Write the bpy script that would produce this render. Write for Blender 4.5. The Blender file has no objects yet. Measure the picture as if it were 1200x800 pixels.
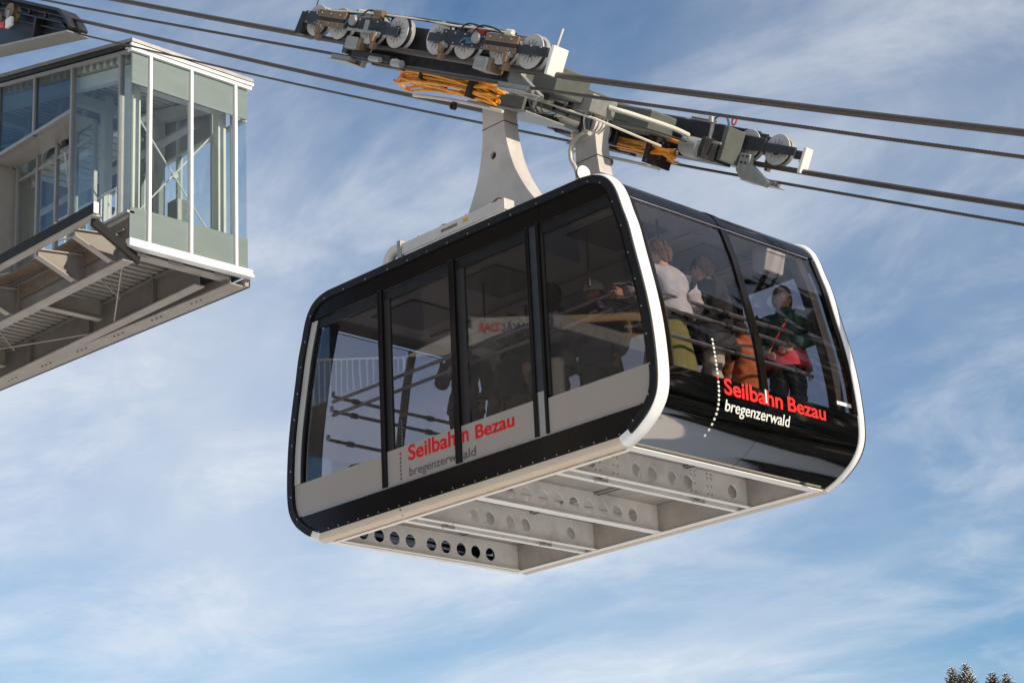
import bpy, bmesh, math, random
from mathutils import Vector, Matrix, Euler, noise

random.seed(7)
scene = bpy.context.scene
COL = scene.collection
R = math.radians

# ------------------------------------------------------------------ camera
cam_data = bpy.data.cameras.new('camera')
cam = bpy.data.objects.new('camera', cam_data)
COL.objects.link(cam)
cam.matrix_world = Matrix(((0.69247576, 0.26432474, 0.67127472, 0.0),
                           (0.71985811, -0.19155009, -0.66716779, 0.0),
                           (-0.04776622, 0.94522008, -0.32292011, 1.7),
                           (0, 0, 0, 1)))
cam_data.sensor_width = 36.0
cam_data.lens = 73.14
cam_data.clip_start = 0.1
cam_data.clip_end = 6000.0
scene.camera = cam

# ------------------------------------------------------------------ world, sun, exposure
SUN_EL, SUN_AZ = 24.0, 12.0          # azimuth measured from +X towards +Y
world = bpy.data.worlds.new('World')
scene.world = world
world.use_nodes = True
wn, wl = world.node_tree.nodes, world.node_tree.links
wn.clear()
w_out = wn.new('ShaderNodeOutputWorld')
w_bg = wn.new('ShaderNodeBackground')
w_bg.inputs['Strength'].default_value = 0.125
w_sky = wn.new('ShaderNodeTexSky')
w_sky.sky_type = 'NISHITA'
w_sky.sun_disc = False
w_sky.sun_elevation = R(SUN_EL)
w_sky.sun_rotation = R(90.0 - SUN_AZ)
w_sky.altitude = 1200.0
w_sky.air_density = 1.0
w_sky.dust_density = 0.3
w_sky.ozone_density = 1.0
# thin streaky cloud, laid out on a flat layer overhead (direction / height)
w_tc = wn.new('ShaderNodeTexCoord')
w_sep = wn.new('ShaderNodeSeparateXYZ')
wl.new(w_tc.outputs['Generated'], w_sep.inputs[0])
w_add = wn.new('ShaderNodeMath'); w_add.operation = 'MAXIMUM'; w_add.inputs[1].default_value = 0.0
wl.new(w_sep.outputs['Z'], w_add.inputs[0])
w_add2 = wn.new('ShaderNodeMath'); w_add2.operation = 'ADD'; w_add2.inputs[1].default_value = 0.12
wl.new(w_add.outputs[0], w_add2.inputs[0])
w_div = wn.new('ShaderNodeVectorMath'); w_div.operation = 'DIVIDE'
w_comb = wn.new('ShaderNodeCombineXYZ')
for i in range(3):
    wl.new(w_add2.outputs[0], w_comb.inputs[i])
wl.new(w_tc.outputs['Generated'], w_div.inputs[0])
wl.new(w_comb.outputs[0], w_div.inputs[1])


def cloud_layer(scale, rot, stretch, detail, rough, dist, lo, hi, off):
    mp = wn.new('ShaderNodeMapping')
    mp.inputs['Rotation'].default_value = (0, 0, R(rot))
    mp.inputs['Scale'].default_value = (stretch, 1.0, 0.0)
    mp.inputs['Location'].default_value = off
    wl.new(w_div.outputs[0], mp.inputs['Vector'])
    nz = wn.new('ShaderNodeTexNoise')
    nz.inputs['Scale'].default_value = scale
    nz.inputs['Detail'].default_value = detail
    nz.inputs['Roughness'].default_value = rough
    nz.inputs['Distortion'].default_value = dist
    wl.new(mp.outputs[0], nz.inputs['Vector'])
    mr = wn.new('ShaderNodeMapRange')
    mr.interpolation_type = 'SMOOTHSTEP'
    mr.inputs['From Min'].default_value = lo
    mr.inputs['From Max'].default_value = hi
    wl.new(nz.outputs['Fac'], mr.inputs['Value'])
    return mr.outputs[0]


c1 = cloud_layer(0.7, 20, 0.7, 7, 0.52, 0.4, 0.375, 0.73, (-2.21, -14.71, 0))
c2 = cloud_layer(3.0, 52, 0.75, 10, 0.64, 0.5, 0.40, 0.76, (1.7, 8.1, 0))
w_m1 = wn.new('ShaderNodeMath'); w_m1.operation = 'MULTIPLY_ADD'
wl.new(c2, w_m1.inputs[0]); w_m1.inputs[1].default_value = 0.36
w_m0 = wn.new('ShaderNodeMath'); w_m0.operation = 'MULTIPLY'; w_m0.inputs[1].default_value = 0.64
wl.new(c1, w_m0.inputs[0]); wl.new(w_m0.outputs[0], w_m1.inputs[2])
w_cl = wn.new('ShaderNodeClamp'); w_cl.inputs['Max'].default_value = 0.9
wl.new(w_m1.outputs[0], w_cl.inputs['Value'])
w_mix = wn.new('ShaderNodeMix'); w_mix.data_type = 'RGBA'
wl.new(w_cl.outputs[0], w_mix.inputs['Factor'])
w_hs = wn.new('ShaderNodeHueSaturation'); w_hs.inputs['Saturation'].default_value = 1.28
wl.new(w_sky.outputs[0], w_hs.inputs['Color'])
wl.new(w_hs.outputs[0], w_mix.inputs['A'])
w_mix.inputs['B'].default_value = (7.4, 7.55, 7.8, 1)
wl.new(w_mix.outputs['Result'], w_bg.inputs['Color'])
wl.new(w_bg.outputs[0], w_out.inputs['Surface'])

sun_data = bpy.data.lights.new('sun', 'SUN')
sun_data.energy = 5.0
sun_data.angle = R(0.53)
sun_data.color = (1.0, 0.86, 0.68)
sun = bpy.data.objects.new('sun', sun_data)
COL.objects.link(sun)
sdir = Vector((math.cos(R(SUN_EL)) * math.cos(R(SUN_AZ)), math.cos(R(SUN_EL)) * math.sin(R(SUN_AZ)), math.sin(R(SUN_EL))))
sun.rotation_euler = sdir.to_track_quat('Z', 'Y').to_euler()
sun.location = sdir * 60

scene.view_settings.view_transform = 'Standard'
scene.view_settings.look = 'None'
scene.view_settings.exposure = 0.0
scene.view_settings.gamma = 1.0
scene.view_settings.use_curve_mapping = False
scene.render.engine = 'CYCLES'
scene.cycles.use_denoising = True
scene.cycles.max_bounces = 12
scene.cycles.transparent_max_bounces = 24
scene.cycles.caustics_reflective = False
scene.cycles.caustics_refractive = False


# ------------------------------------------------------------------ materials
def sock(node, *names):
    for n in names:
        if n in node.inputs:
            return node.inputs[n]


def pmat(name, col, rough=0.5, metal=0.0, var=0.0, vscale=6.0, bump=0.0, bscale=40.0, coat=0.0, dirt=None, dscale=2.5, stretch=None, spec=0.5):
    """procedural Principled material: base colour with noise variation, optional dirt colour and fine bump"""
    m = bpy.data.materials.new(name)
    m.use_nodes = True
    nt = m.node_tree
    b = nt.nodes['Principled BSDF']
    b.inputs['Base Color'].default_value = (*col, 1)
    b.inputs['Roughness'].default_value = rough
    b.inputs['Metallic'].default_value = metal
    b.inputs['Specular IOR Level'].default_value = spec
    if coat:
        b.inputs['Coat Weight'].default_value = coat
        b.inputs['Coat Roughness'].default_value = 0.05
    tc = nt.nodes.new('ShaderNodeTexCoord')
    vec = tc.outputs['Object']
    if stretch:
        mp = nt.nodes.new('ShaderNodeMapping'); mp.inputs['Scale'].default_value = stretch
        nt.links.new(vec, mp.inputs['Vector']); vec = mp.outputs[0]
    last = None
    if var:
        nz = nt.nodes.new('ShaderNodeTexNoise'); nz.inputs['Scale'].default_value = vscale
        nz.inputs['Detail'].default_value = 5
        nt.links.new(vec, nz.inputs['Vector'])
        mr = nt.nodes.new('ShaderNodeMapRange')
        mr.inputs['From Min'].default_value = 0.3; mr.inputs['From Max'].default_value = 0.7
        mr.inputs['To Min'].default_value = 1 - var; mr.inputs['To Max'].default_value = 1 + var
        nt.links.new(nz.outputs['Fac'], mr.inputs['Value'])
        hs = nt.nodes.new('ShaderNodeHueSaturation')
        hs.inputs['Color'].default_value = (*col, 1)
        nt.links.new(mr.outputs[0], hs.inputs['Value'])
        last = hs.outputs[0]
        r2 = nt.nodes.new('ShaderNodeMapRange')
        r2.inputs['To Min'].default_value = max(0.02, rough - 0.1 * (rough > .15)); r2.inputs['To Max'].default_value = min(1, rough + 0.1 * (rough > .15))
        nt.links.new(nz.outputs['Fac'], r2.inputs['Value'])
        nt.links.new(r2.outputs[0], b.inputs['Roughness'])
    if dirt:
        nz = nt.nodes.new('ShaderNodeTexNoise'); nz.inputs['Scale'].default_value = dscale
        nz.inputs['Detail'].default_value = 8; nz.inputs['Roughness'].default_value = 0.65
        nt.links.new(vec, nz.inputs['Vector'])
        mr = nt.nodes.new('ShaderNodeMapRange'); mr.inputs['From Min'].default_value = 0.5; mr.inputs['From Max'].default_value = 0.75
        mr.inputs['To Max'].default_value = 0.6
        nt.links.new(nz.outputs['Fac'], mr.inputs['Value'])
        mx = nt.nodes.new('ShaderNodeMix'); mx.data_type = 'RGBA'
        nt.links.new(mr.outputs[0], mx.inputs['Factor'])
        if last: nt.links.new(last, mx.inputs['A'])
        else: mx.inputs['A'].default_value = (*col, 1)
        mx.inputs['B'].default_value = (*dirt, 1)
        last = mx.outputs['Result']
    if last:
        nt.links.new(last, b.inputs['Base Color'])
    if bump:
        nz = nt.nodes.new('ShaderNodeTexNoise'); nz.inputs['Scale'].default_value = bscale
        nz.inputs['Detail'].default_value = 4
        nt.links.new(vec, nz.inputs['Vector'])
        bp = nt.nodes.new('ShaderNodeBump'); bp.inputs['Strength'].default_value = bump; bp.inputs['Distance'].default_value = 0.01
        nt.links.new(nz.outputs['Fac'], bp.inputs['Height'])
        nt.links.new(bp.outputs[0], b.inputs['Normal'])
    return m


def glass_mat(name, tint, ior=1.5, wavy=0.02, gain=1.0):
    m = bpy.data.materials.new(name)
    m.use_nodes = True
    nt = m.node_tree
    nt.nodes.clear()
    out = nt.nodes.new('ShaderNodeOutputMaterial')
    tr = nt.nodes.new('ShaderNodeBsdfTransparent'); tr.inputs['Color'].default_value = (*tint, 1)
    gl = nt.nodes.new('ShaderNodeBsdfGlossy'); gl.inputs['Roughness'].default_value = 0.015
    gl.inputs['Color'].default_value = (gain, gain, gain, 1)
    lw = nt.nodes.new('ShaderNodeLayerWeight'); lw.inputs['Blend'].default_value = 0.5
    pw = nt.nodes.new('ShaderNodeMath'); pw.operation = 'POWER'; pw.inputs[1].default_value = 5.0
    nt.links.new(lw.outputs['Facing'], pw.inputs[0])
    f0 = ((ior - 1) / (ior + 1)) ** 2
    fr = nt.nodes.new('ShaderNodeMath'); fr.operation = 'MULTIPLY_ADD'; fr.inputs[1].default_value = 1 - f0; fr.inputs[2].default_value = f0
    nt.links.new(pw.outputs[0], fr.inputs[0])
    tc = nt.nodes.new('ShaderNodeTexCoord')
    nz = nt.nodes.new('ShaderNodeTexNoise'); nz.inputs['Scale'].default_value = 0.8; nz.inputs['Detail'].default_value = 1
    nt.links.new(tc.outputs['Object'], nz.inputs['Vector'])
    bp = nt.nodes.new('ShaderNodeBump'); bp.inputs['Strength'].default_value = wavy; bp.inputs['Distance'].default_value = 0.12
    nt.links.new(nz.outputs['Fac'], bp.inputs['Height'])
    nt.links.new(bp.outputs[0], gl.inputs['Normal'])
    mx = nt.nodes.new('ShaderNodeMixShader')
    nt.links.new(fr.outputs[0], mx.inputs[0]); nt.links.new(tr.outputs[0], mx.inputs[1]); nt.links.new(gl.outputs[0], mx.inputs[2])
    # thin film of dust and dried drips
    mp = nt.nodes.new('ShaderNodeMapping'); mp.inputs['Scale'].default_value = (5, 5, 1.2)
    nt.links.new(tc.outputs['Object'], mp.inputs['Vector'])
    nd = nt.nodes.new('ShaderNodeTexNoise'); nd.inputs['Scale'].default_value = 2.2; nd.inputs['Detail'].default_value = 8; nd.inputs['Roughness'].default_value = .65
    nt.links.new(mp.outputs[0], nd.inputs['Vector'])
    rg = nt.nodes.new('ShaderNodeMapRange'); rg.inputs['From Min'].default_value = .5; rg.inputs['From Max'].default_value = .8; rg.inputs['To Max'].default_value = .022
    nt.links.new(nd.outputs['Fac'], rg.inputs['Value'])
    df = nt.nodes.new('ShaderNodeBsdfDiffuse'); df.inputs['Color'].default_value = (.45, .42, .38, 1)
    mx2 = nt.nodes.new('ShaderNodeMixShader')
    nt.links.new(rg.outputs[0], mx2.inputs[0]); nt.links.new(mx.outputs[0], mx2.inputs[1]); nt.links.new(df.outputs[0], mx2.inputs[2])
    nt.links.new(mx2.outputs[0], out.inputs['Surface'])
    return m


M = {}
M['white'] = pmat('white_paint', (.80, .79, .76), .35, var=.04, dirt=(.62, .57, .48), dscale=3, bump=.03)
M['white_rim'] = pmat('white_frame_paint', (.82, .81, .79), .30, var=.03, dirt=(.68, .64, .57), dscale=4)
M['underframe'] = pmat('underframe_paint', (.80, .78, .74), .32, var=.08, vscale=4, dirt=(.44, .41, .37), dscale=2.6, bump=.06)
M['underframe_shade'] = pmat('underframe_shaded_paint', (.40, .37, .335), .4, var=.12, vscale=4, dirt=(.25, .22, .19), dscale=2.6, bump=.06)  # underframe paint darkened: shade of the cavity put into the colour
M['black_gloss'] = pmat('black_gloss_paint', (.009, .007, .006), .12, var=.15, vscale=2, spec=.28, bump=.01, bscale=3)
M['black_panel'] = pmat('black_mirror_panel', (.50, .47, .44), .03, metal=1.0, var=.03, vscale=2, bump=.022, bscale=3.0, stretch=(2, .5, 2))
M['black_satin'] = pmat('black_satin_trim', (.010, .009, .008), .38, var=.25, vscale=8, bump=.03, spec=.3)
M['rubber'] = pmat('black_rubber', (.008, .007, .007), .45, var=.2, vscale=12, spec=.3)
M['taupe'] = pmat('grey_lower_panel', (.33, .288, .255), .22, var=.03, vscale=1.5, coat=.2)
M['grey_frame'] = pmat('light_grey_frame', (.42, .41, .39), .35, var=.05, vscale=5)
M['steel'] = pmat('brushed_steel', (.62, .63, .64), .22, metal=.9, var=.02, vscale=3)
M['rail'] = pmat('rail_steel', (.42, .42, .43), .30, metal=.9, var=.08, vscale=14)
M['galv'] = pmat('galvanised_steel', (.33, .335, .32), .45, metal=.35, var=.12, vscale=14, dirt=(.33, .32, .29), dscale=6)
M['arm'] = pmat('hanger_grey_paint', (.54, .52, .495), .38, var=.05, vscale=3, dirt=(.30, .27, .24), dscale=2)
M['navy'] = pmat('dark_navy_steel', (.028, .033, .042), .35, var=.25, vscale=8, dirt=(.06, .055, .05), dscale=7)
M['dark'] = pmat('dark_machinery', (.018, .018, .020), .45, var=.3, vscale=10, dirt=(.06, .05, .04), dscale=6)
M['olive'] = pmat('olive_grey_paint', (.12, .132, .118), .42, var=.08, vscale=5, dirt=(.10, .10, .085), dscale=4)
M['brown'] = pmat('brown_brake_shoe', (.19, .125, .075), .6, var=.2, vscale=16, dirt=(.09, .06, .04), dscale=10)
M['wheel'] = pmat('grey_wheel_polymer', (.46, .45, .44), .45, var=.12, vscale=12, dirt=(.26, .24, .22), dscale=8)
M['orange'] = pmat('orange_hose', (.86, .36, .025), .35, var=.18, vscale=14, dirt=(.30, .10, .02), dscale=12)
M['red'] = pmat('red_paint', (.55, .03, .03), .4, var=.1)
M['blue_hose'] = pmat('blue_hose', (.03, .13, .21), .45, var=.1)
M['yellow'] = pmat('yellow_cap', (.75, .45, .02), .4, var=.1)
M['amber'] = pmat('orange_lamp_lens', (.85, .28, .05), .25, var=.08)
M['cream_pvc'] = pmat('cream_plastic_pipe', (.62, .59, .52), .35, var=.06)
M['rope'] = pmat('wire_rope', (.085, .070, .062), .5, metal=.4, var=.35, vscale=30, stretch=(1, 8, 8))
M['letter_red'] = pmat('red_lettering', (.62, .012, .012), .5, var=.03, spec=.1)
M['letter_red2'] = pmat('bright_red_lettering', (.74, .03, .025), .5, var=.03, spec=.1)
M['letter_grey'] = pmat('grey_lettering', (.085, .08, .078), .45, var=.05)
M['letter_white'] = pmat('white_lettering', (.72, .72, .68), .45, var=.03)
M['letter_blue'] = pmat('blue_lettering', (.04, .09, .30), .45, var=.05)
M['band_shade'] = pmat('shaded_band_tan', (.60, .50, .39), .35, var=.06, vscale=3, dirt=(.45, .34, .23), dscale=3, stretch=(.6, 3, 3))  # white band's shaded, warmly lit bottom put into the colour as tan
M['rust'] = pmat('rust_streak', (.42, .25, .11), .6, var=.3, vscale=9, dirt=(.66, .58, .46), dscale=5)
M['ceiling'] = pmat('cabin_ceiling', (.33, .305, .285), .5, var=.04)
M['ceiling_dark'] = pmat('ceiling_hatch', (.09, .083, .078), .5, var=.06)
M['floor'] = pmat('cabin_floor', (.06, .06, .06), .7, var=.2)
M['inner_dark'] = pmat('dark_inner_trim', (.022, .019, .018), .5, var=.1)
M['glass'] = glass_mat('tinted_cabin_glass', (.66, .65, .67), 1.70)
M['glass_end'] = glass_mat('clearer_end_glass', (.88, .87, .88), 1.36)
M['glass_st'] = glass_mat('station_glass', (.92, .95, .95), 1.42, wavy=.01)
M['glass_up'] = glass_mat('station_glass_dark_sky', (.60, .68, .72), 1.6, wavy=.01)  # darker tint stands in for dark sky reflected in the upper panes
M['glass_film'] = glass_mat('far_glass_blue_tint', (.86, .93, .98), 1.40, wavy=.02)
M['spandrel'] = pmat('grey_green_spandrel', (.175, .22, .21), .22, var=.03, vscale=1.5, stretch=(1, 1, 6))
M['st_white'] = pmat('white_aluminium', (.80, .80, .78), .35, var=.03)
M['st_grey'] = pmat('grey_aluminium', (.33, .32, .31), .38, metal=.3, var=.05)
M['st_frame'] = pmat('pale_grey_steel', (.52, .54, .50), .42, var=.06, vscale=3)
M['st_cream'] = pmat('cream_column_paint', (.62, .63, .56), .45, var=.04)
M['st_beam'] = pmat('dusty_steel_beam', (.33, .295, .255), .55, var=.14, vscale=3, dirt=(.24, .20, .165), dscale=2, bump=.04)
M['st_beam_dark'] = pmat('shop_primer_beam', (.19, .17, .15), .55, var=.15, vscale=3, dirt=(.15, .13, .11), dscale=2)
M['st_deck'] = pmat('zinc_trapezoid_deck', (.36, .335, .30), .42, metal=.3, var=.08, vscale=6)
M['st_timber'] = pmat('osb_board', (.155, .115, .08), .7, var=.25, vscale=14, dirt=(.22, .13, .06), dscale=9)
M['guide_black'] = pmat('black_guide_plastic', (.010, .009, .009), .75, var=.15)
M['soffit'] = pmat('grey_brown_soffit', (.33, .30, .27), .4, var=.06)
M['snow'] = pmat('snow', (.86, .85, .83), .8, var=.03, vscale=.2, bump=.15, bscale=1.5)
M['snow_roof'] = pmat('roof_snow', (.82, .83, .86), .8, var=.03, vscale=3, bump=.3, bscale=8)
M['bark'] = pmat('spruce_bark', (.09, .06, .04), .9, var=.3, vscale=8)
M['needle'] = pmat('spruce_needles', (.125, .10, .034), .8, var=.4, vscale=1.2, dirt=(.13, .085, .03), dscale=1.0)
M['needle_far'] = pmat('far_spruce_needles', (.030, .027, .020), .9, var=.4, vscale=.15)
M['wood'] = pmat('fresh_timber_plank', (.66, .45, .23), .6, var=.15, vscale=3, stretch=(.5, .5, 8))
M['concrete'] = pmat('concrete', (.36, .35, .33), .8, var=.1, vscale=3)
M['bwall'] = pmat('dark_cladding', (.035, .030, .027), .6, var=.2, vscale=2)
M['banner'] = pmat('white_banner', (.60, .59, .57), .6, var=.04)
M['skin'] = pmat('skin', (.52, .27, .17), .5, var=.06, vscale=20)
M['lip'] = pmat('lip', (.34, .11, .09), .5, var=.05)
M['eye'] = pmat('dark_eye', (.03, .02, .015), .25, var=.05)


# ------------------------------------------------------------------ mesh helpers
class MB:
    def __init__(self):
        self.v, self.f = [], []

    def add(self, vs, fs):
        o = len(self.v)
        self.v += [tuple(p) for p in vs]
        self.f += [tuple(i + o for i in q) for q in fs]
        return self

    def box(self, c, s, rot=None):
        hx, hy, hz = s[0] / 2, s[1] / 2, s[2] / 2
        P = [Vector((x, y, z)) for z in (-hz, hz) for y in (-hy, hy) for x in (-hx, hx)]
        if rot is not None:
            P = [rot @ p for p in P]
        c = Vector(c)
        return self.add([p + c for p in P], [(0, 2, 3, 1), (4, 5, 7, 6), (0, 1, 5, 4), (2, 6, 7, 3), (0, 4, 6, 2), (1, 3, 7, 5)])

    def bb(self, x0, x1, y0, y1, z0, z1):
        return self.box(((x0 + x1) / 2, (y0 + y1) / 2, (z0 + z1) / 2), (abs(x1 - x0), abs(y1 - y0), abs(z1 - z0)))

    def beam(self, p0, p1, w, h, up=(0, 0, 1)):
        p0, p1 = Vector(p0), Vector(p1)
        d = (p1 - p0); L = d.length; d.normalize()
        s = d.cross(Vector(up)).normalized(); u = s.cross(d)
        rot = Matrix((d, s, u)).transposed()
        return self.box((p0 + p1) / 2, (L, w, h), rot)

    def cyl(self, p0, p1, r0, r1=None, n=16, cap=True):
        r1 = r0 if r1 is None else r1
        p0, p1 = Vector(p0), Vector(p1)
        d = (p1 - p0).normalized()
        a = d.orthogonal().normalized(); b = d.cross(a)
        vs = []
        for p, r in ((p0, r0), (p1, r1)):
            for i in range(n):
                t = 2 * math.pi * i / n
                vs.append(p + (a * math.cos(t) + b * math.sin(t)) * r)
        fs = [(i, (i + 1) % n, n + (i + 1) % n, n + i) for i in range(n)]
        if cap:
            fs += [tuple(reversed(range(n))), tuple(range(n, 2 * n))]
        return self.add(vs, fs)

    def lathe(self, prof, c, axis, n=24):
        """prof: list of (r, h); closed ends when r==0"""
        axis = Vector(axis).normalized(); c = Vector(c)
        a = axis.orthogonal().normalized(); b = axis.cross(a)
        vs, fs = [], []
        for r, h in prof:
            for i in range(n):
                t = 2 * math.pi * i / n
                vs.append(c + axis * h + (a * math.cos(t) + b * math.sin(t)) * r)
        for k in range(len(prof) - 1):
            for i in range(n):
                fs.append((k * n + i, k * n + (i + 1) % n, (k + 1) * n + (i + 1) % n, (k + 1) * n + i))
        return self.add(vs, fs)

    def tube(self, pts, r, n=8, closed=False, cap=True):
        pts = [Vector(p) for p in pts]
        vs, fs = [], []
        N = len(pts)
        prev = None
        for k, p in enumerate(pts):
            if closed:
                d = pts[(k + 1) % N] - pts[k - 1]
            else:
                d = pts[min(k + 1, N - 1)] - pts[max(k - 1, 0)]
            d.normalize()
            if prev is None:
                a = d.orthogonal().normalized()
            else:
                a = (prev - d * prev.dot(d)).normalized()
            prev = a
            b = d.cross(a)
            rr = r[k] if isinstance(r, (list, tuple)) else r
            for i in range(n):
                t = 2 * math.pi * i / n
                vs.append(p + (a * math.cos(t) + b * math.sin(t)) * rr)
        for k in range(N if closed else N - 1):
            k2 = (k + 1) % N
            for i in range(n):
                fs.append((k * n + i, k * n + (i + 1) % n, k2 * n + (i + 1) % n, k2 * n + i))
        if cap and not closed:
            fs += [tuple(reversed(range(n))), tuple(range((N - 1) * n, N * n))]
        return self.add(vs, fs)

    def prism(self, poly, fa, fb):
        """poly 2-D points; fa / fb map (u, v) to the two end faces"""
        n = len(poly)
        vs = [fa(*p) for p in poly] + [fb(*p) for p in poly]
        fs = [tuple(reversed(range(n))), tuple(range(n, 2 * n))] + [(i, (i + 1) % n, n + (i + 1) % n, n + i) for i in range(n)]
        return self.add(vs, fs)

    def shell(self, prof, y0, y1, th):
        """profile points (x, z) run along Y with thickness th to the inside"""
        inn = offset(prof, -th)
        n = len(prof)
        vs = [(x, y0, z) for x, z in prof] + [(x, y1, z) for x, z in prof] + [(x, y0, z) for x, z in inn] + [(x, y1, z) for x, z in inn]
        fs = []
        for i in range(n - 1):
            fs += [(i, i + 1, n + i + 1, n + i), (2 * n + i, 3 * n + i, 3 * n + i + 1, 2 * n + i + 1),
                   (i, 2 * n + i, 2 * n + i + 1, i + 1), (n + i, n + i + 1, 3 * n + i + 1, 3 * n + i)]
        fs += [(0, n, 3 * n, 2 * n), (n - 1, 3 * n - 1, 4 * n - 1, 2 * n - 1)]
        return self.add(vs, fs)

    def mesh(self, name, mat, smooth=False):
        me = bpy.data.meshes.new(name)
        me.from_pydata(self.v, [], self.f)
        bm = bmesh.new(); bm.from_mesh(me)
        bmesh.ops.recalc_face_normals(bm, faces=bm.faces)
        bm.to_mesh(me); bm.free()
        me.materials.append(M[mat] if isinstance(mat, str) else mat)
        if smooth:
            me.polygons.foreach_set('use_smooth', [True] * len(me.polygons))
            try:
                me.set_sharp_from_angle(angle=R(38))
            except Exception:
                pass
        me.update()
        return me

    def build(self, name, mat, parent=None, smooth=False, bevel=0.0):
        o = link(name, self.mesh(name, mat, smooth), parent)
        if bevel:
            b = o.modifiers.new('bevel', 'BEVEL'); b.width = bevel; b.segments = 2; b.limit_method = 'ANGLE'; b.angle_limit = R(40)
        return o


def link(name, me, parent=None):
    o = bpy.data.objects.new(name, me)
    COL.objects.link(o)
    if parent is not None:
        o.parent = parent
    return o


def tag(o, label, cat, group=None):
    o['label'] = label; o['category'] = cat
    if group: o['group'] = group
    return o


def thing(name, label, cat, loc=(0, 0, 0), rot=(0, 0, 0), group=None):
    o = link(name, None)
    o.location = loc; o.rotation_euler = rot
    return tag(o, label, cat, group)


def struct(o):
    o['kind'] = 'structure'; return o


def stuff(o):
    o['kind'] = 'stuff'; return o


def offset(prof, d):
    """offset an open polyline by d along its left-hand / outward normal (x, z); outward = away from (0, 1.3)"""
    out = []
    n = len(prof)
    for i, (x, z) in enumerate(prof):
        x0, z0 = prof[max(i - 1, 0)]; x1, z1 = prof[min(i + 1, n - 1)]
        tx, tz = x1 - x0, z1 - z0
        L = math.hypot(tx, tz) or 1
        nx, nz = tz / L, -tx / L
        if nx * x + nz * (z - 1.3) < 0: nx, nz = -nx, -nz
        out.append((x + nx * d, z + nz * d))
    return out


def plate2d(outer, holes, thick):
    """flat plate with round or polygonal holes from a filled 2-D curve: returns (verts, faces), lying in XY, thickness along Z"""
    cu = bpy.data.curves.new('plate', 'CURVE'); cu.dimensions = '2D'; cu.fill_mode = 'BOTH'; cu.extrude = thick / 2
    for loop in [outer] + holes:
        sp = cu.splines.new('POLY'); sp.points.add(len(loop) - 1)
        for p, q in zip(sp.points, loop): p.co = (q[0], q[1], 0, 1)
        sp.use_cyclic_u = True
    o = bpy.data.objects.new('plate', cu); COL.objects.link(o)
    dg = bpy.context.evaluated_depsgraph_get()
    me = bpy.data.meshes.new_from_object(o.evaluated_get(dg))
    vs = [v.co.copy() for v in me.vertices]; fs = [tuple(p.vertices) for p in me.polygons]
    bpy.data.objects.remove(o); bpy.data.curves.remove(cu); bpy.data.meshes.remove(me)
    return vs, fs


def circle(cx, cy, r, n=18):
    return [(cx + r * math.cos(2 * math.pi * i / n), cy + r * math.sin(2 * math.pi * i / n)) for i in range(n)]


def text2d(body, x0, x1, base, height, bold=0.0):
    """outline letters fitted so that the text spans x0..x1 and its tall letters stand `height` over the base line"""
    cu = bpy.data.curves.new('text', 'FONT'); cu.body = body; cu.size = 1.0; cu.offset = bold; cu.resolution_u = 6
    o = bpy.data.objects.new('text', cu); COL.objects.link(o)
    dg = bpy.context.evaluated_depsgraph_get()
    me = bpy.data.meshes.new_from_object(o.evaluated_get(dg))
    vs = [v.co.copy() for v in me.vertices]; fs = [tuple(p.vertices) for p in me.polygons]
    bpy.data.objects.remove(o); bpy.data.curves.remove(cu); bpy.data.meshes.remove(me)
    a, b = min(v.x for v in vs), max(v.x for v in vs)
    top = max(v.y for v in vs)
    return [(x0 + (v.x - a) / (b - a) * (x1 - x0), base + v.y / top * height) for v in vs], fs


def catmull(pts, sub=5):
    out = []
    n = len(pts)
    for i in range(n - 1):
        p0, p1, p2, p3 = pts[max(i - 1, 0)], pts[i], pts[i + 1], pts[min(i + 2, n - 1)]
        for k in range(sub):
            t = k / sub
            out.append(tuple(0.5 * (2 * b + (c - a) * t + (2 * a - 5 * b + 4 * c - d) * t * t + (3 * b - a - 3 * c + d) * t ** 3)
                             for a, b, c, d in zip(p0, p1, p2, p3)))
    out.append(tuple(pts[-1]))
    return out


# ================================================================== THE SETTING
def ground_h(x, y):
    """snow slope: level by the camera, falling away down the rope line, forested hills across the valley"""
    r = math.hypot(x, y)
    az = math.degrees(math.atan2(y, x))
    h = 0.0
    # down the rope line (towards +X)
    h -= 0.5 * max(0.0, x - 1.0) * (1.0 if x < 140 else 140.0 / max(x, 1))
    h -= 0.28 * max(0.0, -y - 3) * (1.0 if y > -200 else 200.0 / max(-y, 1))
    if y > 0 and x < 60:
        # ground falls a little below the cabin, then rises towards the trees
        s = max(0.0, y - 5)
        h -= 2.2 * min(1, s / 20)
        h += 0.10 * max(0.0, y - 45) * min(1, max(0, (60 - x) / 60))
    # hills across the valley, towards +X +Y
    da = (az - 60) * 1.5
    k = math.cos(R(da)) ** 2 if abs(da) < 90 else 0.0
    h += k * max(0.0, r - 110) * 1.05 * min(1.0, max(0.0, (113 - az) / 14.0))
    h = min(h, 300)
    h += noise.noise(Vector((x * .02, y * .02, 0))) * min(4.0, r * .02)
    return h


def build_ground():
    rs = [0, 2, 4, 7, 11, 16, 22, 30, 40, 55, 75, 100, 130, 170, 220, 280, 350, 430, 530, 650, 800, 1000, 1400, 2200, 4000]
    na = 96
    vs, fs = [(0, 0, ground_h(0, 0))], []
    for r in rs[1:]:
        for i in range(na):
            a = 2 * math.pi * i / na
            x, y = r * math.cos(a), r * math.sin(a)
            vs.append((x, y, ground_h(x, y)))
    for i in range(na):
        fs.append((0, 1 + i, 1 + (i + 1) % na))
    for k in range(len(rs) - 2):
        o0, o1 = 1 + k * na, 1 + (k + 1) * na
        for i in range(na):
            fs.append((o0 + i, o1 + i, o1 + (i + 1) % na, o0 + (i + 1) % na))
    b = MB(); b.v, b.f = vs, fs
    struct(b.build('snow_ground', 'snow', smooth=True))


build_ground()


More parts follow.
